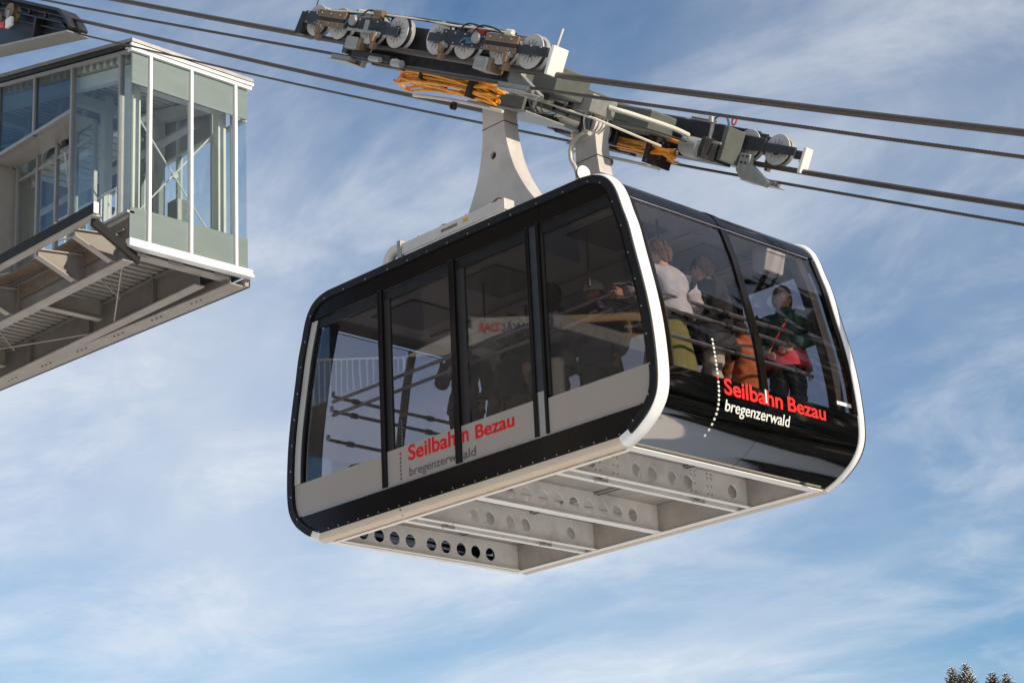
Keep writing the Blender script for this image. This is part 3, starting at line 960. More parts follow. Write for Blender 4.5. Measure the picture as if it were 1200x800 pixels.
WU = (-1.78, -1.35, -.80, -.34, .33, .78, 1.33, 1.76)
for s in (-1, 1):
    y = s * GY
    inner = -s
    # main longitudinal beam on the inner side
    beam = MB().bb(-1.35, 1.285, y + inner * .16, y + inner * .40, -.12, .29).build('main_beam', 'dark', car, bevel=.012)
    for u in (-1.0, .35, .95):
        MB().cyl((u, y + inner * .402, .10), (u, y + inner * .408, .10), .05, n=18).build('access_hole', 'inner_dark', beam)
    MB().bb(1.29, 1.36, y + inner * .15, y + inner * .42, -.09, .28).build('end_cap', 'olive', beam, bevel=.01)
    MB().bb(-1.44, -1.355, y + inner * .13, y + inner * .44, -.10, .31).build('end_cap', 'olive', beam, bevel=.01)
    for k, u in enumerate(WU):
        w = link('wheel', wheel_me, car); w.location = (u, y, .176); w.rotation_euler = (0, k * .37, 0)
        for nm, me in (('tread', tread_me), ('hub', hub_me), ('rib', spk_me)):
            c = link(nm, me, w)
    # bogie side plates, outside and inside
    for yo in (-.095, .095):
        yy = y + s * yo
        for ua, ub in ((-1.90, -.95), (-1.30, -.42), (.42, 1.30), (.98, 1.98)):
            pass
        for ua, ub, z0, z1 in ((-1.93, -.46, .115, .255), (.46, 1.62, .115, .265), (1.625, 2.06, .13, .225), (-.455, -.26, .12, .21), (.25, .455, .12, .21)):
            MB().bb(ua, ub, yy - .014, yy + .014, z0, z1).build('bogie_plate', 'navy', car, bevel=.008)
    yo = y + s * .118
    for ua, ub in ((-1.66, -1.17), (1.15, 1.63)):
        for z0, z1 in ((.205, .285), (.115, .170)):
            p = MB().bb(ua, ub, yo - .012, yo + .020, z0, z1).build('brake_shoe', 'brown', car, bevel=.008)
            b = MB()
            for u in (ua + .08, (ua + ub) / 2, ub - .08):
                b.cyl((u, yo + s * .02, (z0 + z1) / 2), (u, yo + s * .028, (z0 + z1) / 2), .010, n=8)
            stuff(b.build('bolts', 'galv', p))
        MB().bb(ua + .01, ub - .01, yo - .01, yo + .012, .172, .203).build('brake_spring', 'dark', car)
    # rope guards between the wheels, grey brake boxes under the rope, steel link plates
    for u in (-1.57, -.58, .55, 1.55):
        b = MB()
        b.bb(u - .026, u + .026, yo - .05, yo + .0, .02, .11)
        b.prism([(u - .034, .02), (u + .034, .02), (u + .02, -.05), (u - .02, -.05)], lambda a, c: (a, yo - .03, c), lambda a, c: (a, yo + .03, c))
        b.build('rope_guard', 'brown', car, bevel=.006)
        MB().bb(u - .035, u + .03, yo - .03, yo + .03, .08, .125).build('guard_head', 'galv', car, bevel=.006)
    for u in (-1.0, 1.14):
        MB().bb(u - .10, u + .10, y - .10, y + .13 if s > 0 else y + .10, -.075, .055).build('sensor_box', 'galv', car, bevel=.012)
        MB().bb(u + .101, u + .15, y - .09, y + .09, -.075, .05).build('box_cover', 'brown', car, bevel=.01)
    b = MB(); b.bb(-1.10, -.52, yo - .006, yo + .016, .105, .135); b.bb(-.82, -.75, yo - .006, yo + .018, .136, .24)
    b.build('link_plate', 'galv', car, bevel=.004)
    for u in (-1.02, 1.02):
        b = MB(); b.cyl((u, yo, .21), (u, yo + s * .03, .21), .055, n=18); b.build('gear_cover', 'galv', car, smooth=True)
    b = MB(); b.bb(.86, .95, yo - .006, yo + .016, .15, .21); b.build('valve_block', 'blue_hose', car, bevel=.006)
    b = MB()
    b.tube(catmull([(-1.16, yo, .16), (-1.10, yo + s * .02, .20), (-1.04, yo, .275), (-.9, yo - s * .04, .29)], 5), .008, n=6)
    b.tube(catmull([(.78, yo, .15), (.88, yo + s * .035, .19), (.98, yo + s * .03, .16), (1.10, yo, .24)], 5), .008, n=6)
    b.build('hose', 'blue_hose', car, smooth=True)
    # white end plates and thin whip antennas
    for u, sg in ((2.14, 1), (-2.0, -1)):
        if sg > 0:
            MB().bb(u - .02, u + .02, y - (.13 if s < 0 else .06), y + .06, -.025, .25).build('end_plate', 'white', car, bevel=.006)
        else:
            MB().prism([(u - .03, -.02), (u + .08, .0), (u + .08, .24), (u + .02, .24)], lambda a, c: (a, y - .12, c), lambda a, c: (a, y + .12, c)).build('end_plate', 'dark', car, bevel=.008)
    if s < 0:
        b = MB(); b.tube([(2.05, y, .25), (2.03, y + .03, .44)], .010, n=6); b.build('antenna', 'cream_pvc', car)
    b = MB(); b.tube([(-1.93, y, .20), (-1.95, y + .03, .62)], .006, n=6); b.build('antenna', 'inner_dark', car)
    b = MB()
    for u in [-1.86 + .155 * i for i in range(9)] + [.52 + .15 * i for i in range(8)] + [1.68, 1.82, 1.96]:
        for z_ in (.135, .235):
            b.cyl((u, y + s * .109, z_ - (.02 if u > 1.65 else 0)), (u, y + s * .119, z_ - (.02 if u > 1.65 else 0)), .010, n=6)
    stuff(b.build('bolts', 'galv', car))
    for q, (za, mt_) in enumerate(((.272, 'dark'), (.286, 'dark'), (.278, 'cream_pvc'))):
        b = MB(); b.tube(catmull([(-1.75 + q * .05, y + s * (.03 + .025 * q), za), (-1.1, y + s * (.05 + .02 * q), za + .03), (-.5, y + s * (.02 + .02 * q), za + .05), (.1, y + s * .04, za + .055), (.6, y + s * (.05 + .02 * q), za + .03), (1.2, y + s * (.03 + .02 * q), za + .045), (1.7 - q * .06, y + s * .04, za)], 4), .010, n=6)
        b.build('cable', mt_, car, smooth=True)
    # upper tie rod and bits of wiring
    b = MB(); b.tube([(-1.2, y + .02, .34), (-.4, y + .02, .345), (.4, y + .02, .345), (1.4, y + .02, .33)], .016, n=6)
    for u in (-1.1, -.55, .5, 1.2):
        b.bb(u - .012, u + .012, y, y + .04, .25, .35)
    b.build('tie_rod', 'dark', car)
    rnd = random.Random(11 + s)
    for u in (-1.30, -1.02, -.86, -.66, .70, .98, 1.30, 1.46, 1.60):
        mt = rnd.choice(['cream_pvc', 'galv', 'red', 'cream_pvc', 'dark', 'brown'])
        b = MB()
        h = rnd.uniform(.03, .075)
        yy = yo - s * rnd.uniform(.02, .10)
        b.cyl((u - .05, yy, .29 + h / 2), (u + rnd.uniform(.03, .10), yy, .29 + h / 2), h / 2, n=10)
        b.box((u, yy, .282), (.12, .05, .03))
        b.build('cable_gland', mt, car, smooth=True)
    for q in range(3):
        u = rnd.uniform(-1.3, -.8) if q < 1 else rnd.uniform(.6, 1.1)
        b = MB(); b.tube(catmull([(u, yo, .27), (u + .12, yo + s * .01, .34), (u + .3, yo - s * .04, .33), (u + .45, yo - s * .03, .27)], 5), .009, n=6)
        b.build('wiring', 'dark', car, smooth=True)
    # haul-rope brackets
    for u0, u1, sg in ((-1.36, -1.0, -1), (1.40, 1.88, 1)):
        b = MB()
        if sg < 0:
            poly = [(u0, -.20), (u1, -.22), (u1 + .02, -.12), (u0 + .22, -.09), (u0 + .06, -.15)]
        else:
            poly = [(u0 - .02, .06), (u0 + .12, .06), (u0 + .14, -.03), (u1, -.19), (u1 - .05, -.25), (u0 + .06, -.21), (u0 - .03, -.13)]
        b.prism(poly, lambda a, c: (a, y + inner * .10, c), lambda a, c: (a, y + inner * .17, c))
        b.build('haul_rope_bracket', 'galv', car, bevel=.008)
        b = MB()
        b.bb(u0, u1, y - .09, y + .12, -.215, -.205); b.bb(u0 + .02, u1 - .02, y - .05, y + .05, -.20, -.15)
        b.build('rope_clamp', 'galv', car, bevel=.006)
        b = MB()
        for k in range(4):
            b.cyl((u0 + .03 + .03 * (k % 2) * 2, y + inner * .17, .03 - .07 * (k // 2)), (u0 + .03 + .03 * (k % 2) * 2, y + inner * .185, .03 - .07 * (k // 2)), .012, n=8)
        stuff(b.build('bolts', 'dark', car))
    b = MB(); b.bb(-1.0, -.35, y - .05, y + .08, -.15, -.075); b.bb(-.8, -.3, y + inner * .08, y + inner * .16, -.18, -.10)
    b.build('clamp_beam', 'dark', car, bevel=.01)
    b = MB(); b.cyl((-.62, y - .08, -.14), (-.45, y - .08, -.14), .03, n=10); b.build('clamp_cylinder', 'galv', car, smooth=True)
    b = MB(); b.cyl((-.2, y - .1, -.15), (-.05, y - .1, -.15), .04, n=10)
    b.build('clamp_cylinder', 'galv', car, smooth=True)
    # orange rope guide: stacked curved linings on a carrier
    yc = s * 1.30
    rr_ = random.Random(21 + s)
    for k in range(12 if s < 0 else 7):
        hl, hw = .80 - .03 * (k % 3) + rr_.uniform(-.03, .03), .17 - .022 * (k % 4)
        u0_, n0_ = -.02 + rr_.uniform(-.05, .05), -.07 - .0165 * k
        pts = []
        for i in range(40):
            t = 2 * math.pi * i / 40
            cx, cy = math.cos(t), math.sin(t)
            ex = math.copysign(abs(cx) ** .45, cx); ey = math.copysign(abs(cy) ** .8, cy)
            pts.append((u0_ + hl * ex, yc + hw * ey, n0_ - .03 * ex * ex + .022 * math.sin(2 * t + k * 1.7) + .010 * math.sin(5 * t + k)))
        b = MB(); b.tube(pts, .0145, n=8, closed=True)
        b.build('hose_loop', 'orange', car, smooth=True)
    b = MB(); b.tube([(.02 + t / 6 * .74, yc - s * .14, -.315 - .02 * (t / 6) ** 2) for t in range(-6, 7)], .018, n=6)
    b.build('guide_rail', 'cream_pvc', car, smooth=True)
    b = MB(); b.bb(-.55, .62, yc - .06, yc + .06, -.065, -.03); b.bb(.52, .57, yc - .20, yc + .20, -.30, .0); b.bb(-.30, -.26, yc - .19, yc + .19, -.20, .0)
    b.build('guide_carrier', 'dark', car, bevel=.006)
    b = MB()
    b.lathe([(.018, -.02), (.042, -.02), (.042, .02), (.018, .02), (.018, -.02)], (-.02, yc - s * .14, -.37), (0, 1, 0), n=14)
    b.build('lifting_eye', 'galv' if s > 0 else 'dark', car, smooth=True)

# ---------- cross frame between the two trucks, with boxes and pipework
for u0, u1, z0, z1, nm, mt in ((-.20, .20, .02, .27, 'cross_member', 'olive'), (-1.15, -.9, .06, .24, 'cross_member', 'dark')):
    MB().bb(u0, u1, -1.42, 1.42, z0, z1).build(nm, mt, car, bevel=.012)
cm = MB(); cm.cyl((0, -.95, -.09), (0, .95, -.09), .11, n=24); cm.build('hanger_shaft', 'galv', car, smooth=True)
for y in (-1.0, -.5, .5, 1.0):
    MB().bb(-.16, .16, y - .035, y + .035, -.20, .03).build('shaft_bearing', 'dark', car, bevel=.02)
MB().bb(.10, .80, -.62, -.16, .01, .30).build('control_cabinet', 'olive', car, bevel=.015)
MB().bb(.28, .62, -.64, -.63, .30, .305).build('cabinet_label', 'galv', car)
b = MB(); b.lathe([(.075, 0), (.075, .16), (.06, .17), (.06, .22), (.07, .23), (.07, .26), (0, .262)], (-.10, -.86, .08), (.95, .1, -.02), n=20)
b.build('hydraulic_tank', 'white', car, smooth=True)
b = MB(); b.prism([(-.42, -.13), (.02, -.16), (.02, .02), (-.30, .06), (-.42, .0)], lambda a, c: (a, -1.02, c), lambda a, c: (a, -.98, c)); b.build('pump_plate', 'galv', car, bevel=.006)
MB().bb(.66, .93, -.20, .16, -.05, .14).build('junction_box', 'galv', car, bevel=.01)
MB().bb(.60, .658, -.22, .18, -.03, .15).build('junction_box_side', 'dark', car, bevel=.01)
MB().bb(.02, .78, .80, 1.20, .0, .23).build('control_cabinet', 'olive', car, bevel=.015)
for q in range(7):
    y = -.10 + q * .035
    b = MB(); b.tube(catmull([(.78 + .02 * q, y, -.05), (.78 + .02 * q, y, -.13 - .01 * (q % 3)), (.72, y + .1, -.2), (.6, y + .2, -.18)], 4), .010, n=6)
    b.build('signal_cable', random.choice(['cream_pvc', 'blue_hose', 'cream_pvc', 'dark']), car, smooth=True)
b = MB(); b.tube(catmull([(.93, .05, .06), (1.02, .14, .06), (1.02, .30, .07), (1.02, .9, .09), (1.02, 1.18, .08)], 5), .027, n=10)
b.build('conduit', 'cream_pvc', car, smooth=True)
b = MB(); b.tube([(.15, -.72, -.05), (.95, -.1, -.10), (1.0, .85, -.13)], .013, n=6); b.build('conduit', 'cream_pvc', car)
b = MB(); b.tube([(.05, -.60, -.03), (.98, .30, -.02), (1.1, 1.1, .0)], .009, n=6); b.build('conduit', 'dark', car)
# hydraulic valves and pipes below the cabinets
rnd = random.Random(5)
for q in range(16):
    u = rnd.uniform(.0, .62); y = rnd.uniform(-.75, .0); z = rnd.uniform(-.22, -.04)
    L = rnd.uniform(.06, .2)
    b = MB()
    ax = rnd.choice([(1, 0, 0), (0, 0, 1), (0, 1, 0)])
    r_ = rnd.uniform(.012, .032)
    p1 = Vector((u, y, z)) + Vector(ax) * L
    b.cyl((u, y, z), p1, r_, n=10); b.cyl(p1, p1 + Vector(ax) * .02, r_ * 1.35, n=6)
    b.build('valve', rnd.choice(['galv', 'cream_pvc', 'dark', 'galv', 'navy']), car, smooth=True)
for q in range(8):
    u = rnd.uniform(.0, .5); y = rnd.uniform(-.75, -.2)
    b = MB(); b.tube(catmull([(u, y, .02), (u + .02, y, -.12), (u + .1, y + .06, -.2), (u + .25, y + .12, -.16)], 4), .009, n=6)
    b.build('hydraulic_pipe', rnd.choice(['cream_pvc', 'galv', 'dark', 'blue_hose']), car, smooth=True)
MB().bb(-.25, .70, -.82, -.05, -.26, -.235).build('drip_tray', 'galv', car, bevel=.006)
MB().bb(-.1, .6, -.80, -.76, -.235, -.10).build('drip_tray_side', 'olive', car, bevel=.006)
# drive motor on the inner face of the farther truck
mot = MB()
mot.lathe([(0, -.02), (.03, -.02), (.05, 0), (.10, .01), (.112, .04), (.104, .075), (.112, .085), (.112, .26), (.10, .275), (.10, .30), (0, .302)], (.92, 1.26, -.02), (1, 0, -.05), n=24)
mo = mot.build('drive_motor', 'galv', car, smooth=True)
MB().cyl((.885, 1.26, -.016), (.905, 1.26, -.017), .032, n=12).build('motor_cap', 'yellow', mo)
MB().bb(1.22, 1.285, 1.18, 1.398, -.13, .10).build('motor_mount', 'dark', car, bevel=.01)
MB().cyl((.6, 1.30, .02), (.89, 1.27, -.01), .022, n=10).build('motor_shaft', 'orange', car)
b = MB(); b.cyl((1.20, 1.33, .06), (1.17, 1.33, .30), .022, n=10); b.cyl((1.18, 1.30, .27), (1.16, 1.30, .33), .03, n=10); b.cyl((1.22, 1.30, .06), (1.40, 1.30, .07), .014, n=8)
b.build('pressure_valve', 'galv', car, smooth=True)
b = MB(); b.tube(catmull([(1.17, 1.33, .30), (1.22, 1.34, .36), (1.32, 1.36, .36), (1.36, 1.38, .29)], 5), .012, n=6); b.build('hose', 'blue_hose', car, smooth=True)
b = MB(); b.tube([(1.40 + .03 * math.cos(t), 1.40, .345 + .045 * math.sin(t)) for t in [i * math.pi / 8 for i in range(16)]], .010, n=6, closed=True); b.build('lifting_ring', 'red', car, smooth=True)
b = MB(); b.tube(catmull([(.80, 1.18, .14), (.86, 1.24, .10), (.88, 1.26, -.02), (.86, 1.2, -.12)], 5), .014, n=6); b.build('hose', 'blue_hose', car, smooth=True)
b = MB(); b.tube([(.78, 1.40, .31), (1.15, 1.40, .305)], .012, n=6); b.build('copper_pipe', 'brown', car)

# ================================================================== STATION
ST = Vector((-25.42, 17.0, 13.84))
st = thing('station_building', 'glazed upper station with white mullions and grey green spandrels jutting out on steel beams', 'building', ST)
W2 = 2.29          # depth of the finger across the rope line
XB = -13.0         # how far it runs back


def roof_z(x): return 3.44 - .23 * x


# front face (looks down the rope line)
ys = [0.0, .35, 1.15, 2.04, W2]
for ya, yb in zip(ys, ys[1:]):
    a, b_ = ya + (.024 if ya > 0 else .0), yb - (.024 if yb < W2 else .0)
    MB().bb(-.020, .0, a, b_, .105, .65).build('spandrel_panel', 'spandrel', st)
    MB().bb(-.020, .0, a, b_, 2.79, 3.335).build('spandrel_panel', 'spandrel', st)
    MB().bb(-.016, -.006, a, b_, .652, 2.788).build('front_pane', 'glass_st', st)
for y in ys[1:-1]:
    MB().bb(-.05, .045, y - .026, y + .026, .10, 3.335).build('mullion', 'st_white', st, bevel=.004)
fas = MB().bb(-.06, .055, -.04, W2 + .07, 3.336, 3.40).build('roof_fascia', 'st_white', st, bevel=.004)
MB().bb(-.10, .085, -.06, W2 + .09, 3.402, 3.455).build('fascia_cap', 'st_white', fas, bevel=.004)
MB().bb(-.06, .06, -.03, W2 + .06, .02, .102).build('sill_trim', 'st_white', st, bevel=.004)
MB().bb(-.08, .075, -.045, W2 + .075, -.03, .018).build('sill_trim', 'st_white', st, bevel=.004)

# near side (faces the rope lane)
xs = [0.0, -.30, -1.72, -2.89, -4.07, -5.25, -6.4, -7.6, -8.8, -10.0]
for xa, xb in zip(xs, xs[1:]):
    zb = .60 if xa > -1.7 else 2.97
    poly = [(xa - (.0 if xa == 0 else .025), zb), (xb + .025, zb), (xb + .025, roof_z(xb) - .13), (xa - (.0 if xa == 0 else .025), roof_z(xa) - .13)]
    MB().prism(poly, lambda u, v: (u, .004, v), lambda u, v: (u, .016, v)).build('side_pane', 'glass_st' if xa > -1.7 else 'glass_up', st)
for x in xs[1:]:
    MB().bb(x - .024, x + .024, -.035, .06, .58 if x > -1.8 else 2.90, roof_z(x) - .125).build('side_mullion', 'st_grey', st, bevel=.004)
b = MB(); b.beam((.0, .0, roof_z(0) - .10), (XB, .0, roof_z(XB) - .10), .07, .06); b.build('side_head_rail', 'st_grey', st)
b = MB(); b.beam((.05, -.02, roof_z(-.05) - .045), (XB, -.02, roof_z(XB) - .045), .13, .045); b.build('roof_edge', 'dark', st)
MB().bb(XB, -1.745, -.03, .07, 2.90, 2.965).build('transom', 'st_grey', st, bevel=.004)
MB().bb(XB, .0, -.05, .09, .54, .585).build('floor_edge', 'st_grey', st, bevel=.004)
# recessed entrance bay: soffit, jamb, doors
MB().bb(-4.25, -1.75, .072, .50, 2.895, 2.915).build('soffit', 'soffit', st)
b = MB(); b.bb(-4.62, -4.28, .0, .80, .587, 2.89); b.build('jamb', 'soffit', st, bevel=.01)
MB().bb(-9.9, -4.63, .004, .02, .60, 2.89).build('side_panel', 'soffit', st)
for x in (-1.78, -2.35, -2.95, -3.55, -4.2):
    MB().bb(x - .03, x + .03, .46, .53, .587, 2.89).build('door_post', 'st_grey', st, bevel=.004)
for xa, xb in ((-1.81, -2.32), (-2.38, -2.92), (-2.98, -3.52), (-3.58, -4.17)):
    MB().bb(xb, xa, .49, .50, .60, 2.60).build('door_pane', 'glass_st', st)
    MB().bb(xb, xa, .475, .515, 2.602, 2.66).build('door_head', 'st_grey', st)
MB().bb(-2.62, -2.50, .36, .455, 2.72, 2.80).build('door_sensor', 'dark', st, bevel=.01)
MB().bb(-1.765, -1.75, .07, .455, .587, 2.89).build('return_pane', 'glass_st', st)
# far side glazing
xf = [0.0, -.9, -1.9, -3.0, -4.1, -5.2, -6.3, -7.4, -8.5, -9.6]
for xa, xb in zip(xf, xf[1:]):
    poly = [(xa - .03, .60), (xb + .03, .60), (xb + .03, 2.76), (xa - .03, 2.76)]
    MB().prism(poly, lambda u, v: (u, W2 - .018, v), lambda u, v: (u, W2 - .006, v)).build('far_pane', 'glass_film', st)
    poly = [(xa - .03, 2.82), (xb + .03, 2.82), (xb + .03, roof_z(xb) - .13), (xa - .03, roof_z(xa) - .13)]
    if xa < 0: MB().prism(poly, lambda u, v: (u, W2 - .018, v), lambda u, v: (u, W2 - .006, v)).build('far_spandrel', 'st_grey', st)
for x in xf[1:]:
    MB().bb(x - .03, x + .03, W2 - .07, W2 + .03, .58, roof_z(x) - .13).build('far_mullion', 'st_frame', st)
MB().bb(XB, -.03, W2 - .06, W2 + .02, 2.765, 2.815).build('far_transom', 'st_frame', st)
MB().bb(-2.0, -.03, W2 - .05, W2 - .02, .0, .595).build('far_upstand', 'st_grey', st)
# roof
b = MB(); b.prism([(.10, roof_z(-.1) + .0), (XB, roof_z(XB)), (XB, roof_z(XB) + .10), (.10, roof_z(-.1) + .06)], lambda u, v: (u, -.06, v), lambda u, v: (u, W2 + .07, v))
b.build('roof', 'st_grey', st)
b = MB()
pts = [(-.25, 3.50), (-.5, 3.58), (-1.0, 3.735), (-1.55, 3.865), (-1.7, 3.84)]
b.prism(pts + [(-1.7, roof_z(-1.7) + .07), (-.25, roof_z(-.25) + .065)], lambda u, v: (u, .0, v), lambda u, v: (u, W2 - .1, v))
b.build('roof_snow', 'snow_roof', st)
for k in range(46):
    x = -.14 - k * .20
    MB().bb(x - .045, x + .045, .10, W2 - .10, roof_z(x) - .20, roof_z(x) - .05).build('roof_deck_rib', 'st_frame', st)
b = MB()
for y in (.22, W2 - .22):
    b.beam((-.15, y, roof_z(-.15) - .36), (XB, y, roof_z(XB) - .36), .14, .22)
b.build('roof_beam', 'st_frame', st)
for x in (-.26, -2.2, -4.6, -7.0):
    MB().bb(x - .07, x + .07, .32, W2 - .32, roof_z(x) - .62, roof_z(x) - .44).build('roof_cross_beam', 'st_frame', st)
# columns
for x, y, w, mt in ((-.36, .26, .20, 'st_cream'), (-.36, W2 - .30, .16, 'st_cream'), (-2.3, W2 - .22, .22, 'st_frame'), (-4.6, .95, .18, 'st_cream'), (-4.7, W2 - .22, .2, 'st_cream'), (-2.2, .98, .16, 'st_frame')):
    MB().bb(x - w / 2, x + w / 2, y - w / 2, y + w / 2, .585, roof_z(x) - .30).build('column', mt, st, bevel=.006)
# cross bracing of thin rods behind the front panes, with a small turnbuckle
for p, q in (((-.5, .30, 2.70), (-.5, W2 - .25, .62)), ((-.5, .30, .62), (-.5, W2 - .25, 2.70))):
    b = MB(); b.tube([p, q], .014, n=6); b.build('brace_rod', 'st_cream', st)
b = MB(); b.lathe([(0, -.02), (.06, -.02), (.06, .02), (0, .02)], (-.5, 1.195, 1.66), (1, 0, 0), n=14); b.build('brace_disc', 'galv', st)
b = MB(); b.tube([(-2.4, .3, 2.5), (-4.5, 2.0, .7)], .014, n=6); b.build('brace_rod', 'st_cream', st)
# white handrail inside the doors
hr = MB()
for i in range(9):
    x = -1.45 - i * .22
    hr.tube([(x, .70, .60), (x, .70, 1.62)], .015, n=6)
hr.tube([(-1.42, .70, 1.63), (-3.25, .70, 1.63)], .02, n=6)
hr.tube([(-1.42, .70, .72), (-3.25, .70, .72)], .015, n=6)
hr.build('inner_balustrade', 'st_white', st)
# inner stair and scaffold frames seen through the upper glazing
b = MB()
for k in range(11):
    b.bb(-4.6 + k * .2, -4.42 + k * .2, .9, 1.9, 2.98 + k * .02, 3.02 + k * .02)
b.build('inner_gallery', 'st_cream', st)
for k, (p, q) in enumerate((((-4.2, .9, 2.95), (-3.4, .9, 4.1)), ((-3.4, .9, 2.95), (-2.4, .9, 3.85)), ((-4.9, .9, 2.95), (-4.2, .9, 4.2)), ((-2.75, .9, 2.95), (-2.75, .9, 3.9)), ((-4.2, .9, 2.95), (-4.2, .9, 4.2)))):
    b = MB(); b.beam(p, q, .06, .06); b.build('inner_strut', 'st_cream', st)

# clutter inside: switch cabinets, a cable tray and lamps under the roof
for x, y, w, h, mt in ((-3.3, 1.75, .5, 1.5, 'st_grey'), (-6.0, 1.6, .7, 1.7, 'st_frame'), (-1.55, 2.02, .28, .45, 'galv')):
    MB().bb(x - w / 2, x + w / 2, y - .14, y + .14, .587 if h > .5 else 1.3, .587 + h if h > .5 else 1.3 + h).build('switch_cabinet', mt, st, bevel=.01)
MB().bb(-9, -.5, 1.45, 1.62, 2.62, 2.66).build('cable_tray', 'galv', st)
for x in (-1.3, -3.0, -4.7):
    MB().bb(x - .45, x + .45, .82, .92, 2.70, 2.76).build('ceiling_lamp', 'st_white', st, bevel=.01)
for y in (.17, W2 - .16):
    b = MB(); b.tube([(-.22, y, .6), (-.22, y, 3.0)], .02, n=6); b.build('down_pipe', 'galv', st)
# ---------- floor structure
MB().bb(XB, -.03, .0, W2 - .06, .47, .538).build('floor_slab', 'concrete', st)
MB().bb(XB, -.05, .012, .03, .05, .53).build('edge_board', 'st_timber', st)
for k in range(58):
    x = -.42 - k * .17
    b = MB(); b.prism([(x - .055, .40), (x + .055, .40), (x + .03, .31), (x - .03, .31)], lambda u, v: (u, .12, v), lambda u, v: (u, W2 - .55, v))
    b.build('deck_rib', 'st_deck', st)
MB().bb(XB, -.36, .10, W2 - .50, .402, .466).build('deck_sheet', 'st_deck', st)


def ibeam(name, x0, x1, y, z0, z1, w, mat='st_beam', tf=.025, tw=.014):
    b = MB(); b.bb(x0, x1, y - w / 2, y + w / 2, z0, z0 + tf); b.build(name, mat, st, bevel=.003)
    b = MB(); b.bb(x0, x1, y - tw / 2, y + tw / 2, z0 + tf, z1 - tf); b.bb(x0, x1, y - w / 2, y + w / 2, z1 - tf, z1)
    for k in range(6):
        xx = x1 - 1.2 - k * 1.9
        b.bb(xx - .008, xx + .008, y - w / 2 + .01, y + w / 2 - .01, z0 + tf, z1 - tf)
    b.build(name, 'st_beam_dark', st)


ibeam('floor_beam', XB, -.12, .06, -.22, .30, .20)
ibeam('floor_beam', XB, -.40, 1.62, -.20, .30, .20)


def taper(name, mat, y, z, w, h, x0=-.06):
    """members of the outer edge, which runs slightly inwards towards the back"""
    b = MB(); b.beam((x0, y, z), (XB, y - .72, z), w, h); return b.build(name, mat, st)


taper('edge_channel', 'st_beam', 2.13, -.15, .26, .02, -.10)
taper('edge_channel_web', 'st_beam_dark', 2.01, -.07, .02, .14, -.10)
taper('edge_trim', 'st_beam', 2.315, -.095, .075, .11)
taper('drip_flashing', 'dark', 2.368, -.07, .02, .18)
b = MB()
for k in range(10):
    for j in range(3):
        xx = -1.0 - k * 1.05 - j * .12
        b.cyl((xx, 2.13 + .055 * xx, -.158), (xx, 2.13 + .055 * xx, -.178), .018, n=6)
stuff(b.build('bolts', 'st_beam_dark', st))
for x in (-3.1, -6.2, -9.3):
    b = MB(); b.bb(x - .07, x + .07, .17, 1.51, -.04, -.02); b.bb(x - .008, x + .008, .17, 1.51, -.019, .28); b.build('cross_beam', 'st_beam', st)
    MB().bb(x - .02, x + .02, 1.515, 1.53, -.01, .22).build('end_plate', 'galv', st)
b = MB(); b.bb(-.34, -.12, .17, 2.0, -.06, -.035); b.bb(-.24, -.22, .17, 2.0, -.034, .30); b.build('front_beam', 'st_beam', st, bevel=.003)
for y in (.25, .95, 1.85):
    MB().bb(-.118, -.106, y - .14, y + .14, -.10, .02).build('splice_plate', 'st_deck', st, bevel=.003)
for p, q in (((-.5, .2, -.16), (-3.0, 1.7, -.16)), ((-3.2, 1.7, -.16), (-6.1, .2, -.16)), ((-1.6, .15, .28), (-1.75, 1.0, -.15)), ((-4.6, .15, .28), (-5.0, 1.0, -.15))):
    b = MB(); b.tube([p, q], .013, n=6); b.build('brace_rod', 'st_beam', st)
# black cabin guide with brackets
gd = MB().bb(XB, .42, -.925, -.865, .17, .34).build('cabin_guide', 'guide_black', st, bevel=.006)
MB().bb(.42, .44, -.935, -.855, .165, .345).build('guide_end', 'st_white', gd)
MB().bb(XB, .40, -.92, -.80, .135, .168).build('guide_flange', 'st_beam', st)
b = MB(); b.beam((.28, -.86, .10), (-.16, .28, -.14), .06, .16); b.build('cross_guide', 'guide_black', st, bevel=.006)
for x in (-.30, -1.35, -3.3, -5.3, -7.3):
    b = MB(); b.prism([(-.80, .132), (-.02, .22), (-.02, -.21), (-.16, -.21), (-.80, .06)], lambda u, v: (x - .012, u, v), lambda u, v: (x + .012, u, v)); br_ = b.build('guide_bracket', 'st_beam_dark', st)
    b = MB(); b.beam((x, -.82, .045), (x, -.15, -.222), .12, .016); b.build('bracket_flange', 'st_beam', br_)
    b = MB(); b.beam((x, -.80, .150), (x, -.02, .236), .12, .016); b.build('bracket_flange', 'st_beam', br_)
for k in range(5):
    x = -.8 - k * 2.0
    b = MB(); b.tube([(x - .5, -.45, .38), (x + .2, -.02, .44)], .014, n=6); b.build('guide_tie', 'st_beam', st)
MB().bb(XB, -1.0, -.30, -.05, .36, .40).build('walkway_board', 'st_timber', st)
# concrete root of the building on the slope, outside the picture
MB().bb(XB + .1, XB + 3.5, .2, W2 - .2, -14.5, -.25).build('concrete_pier', 'concrete', st)

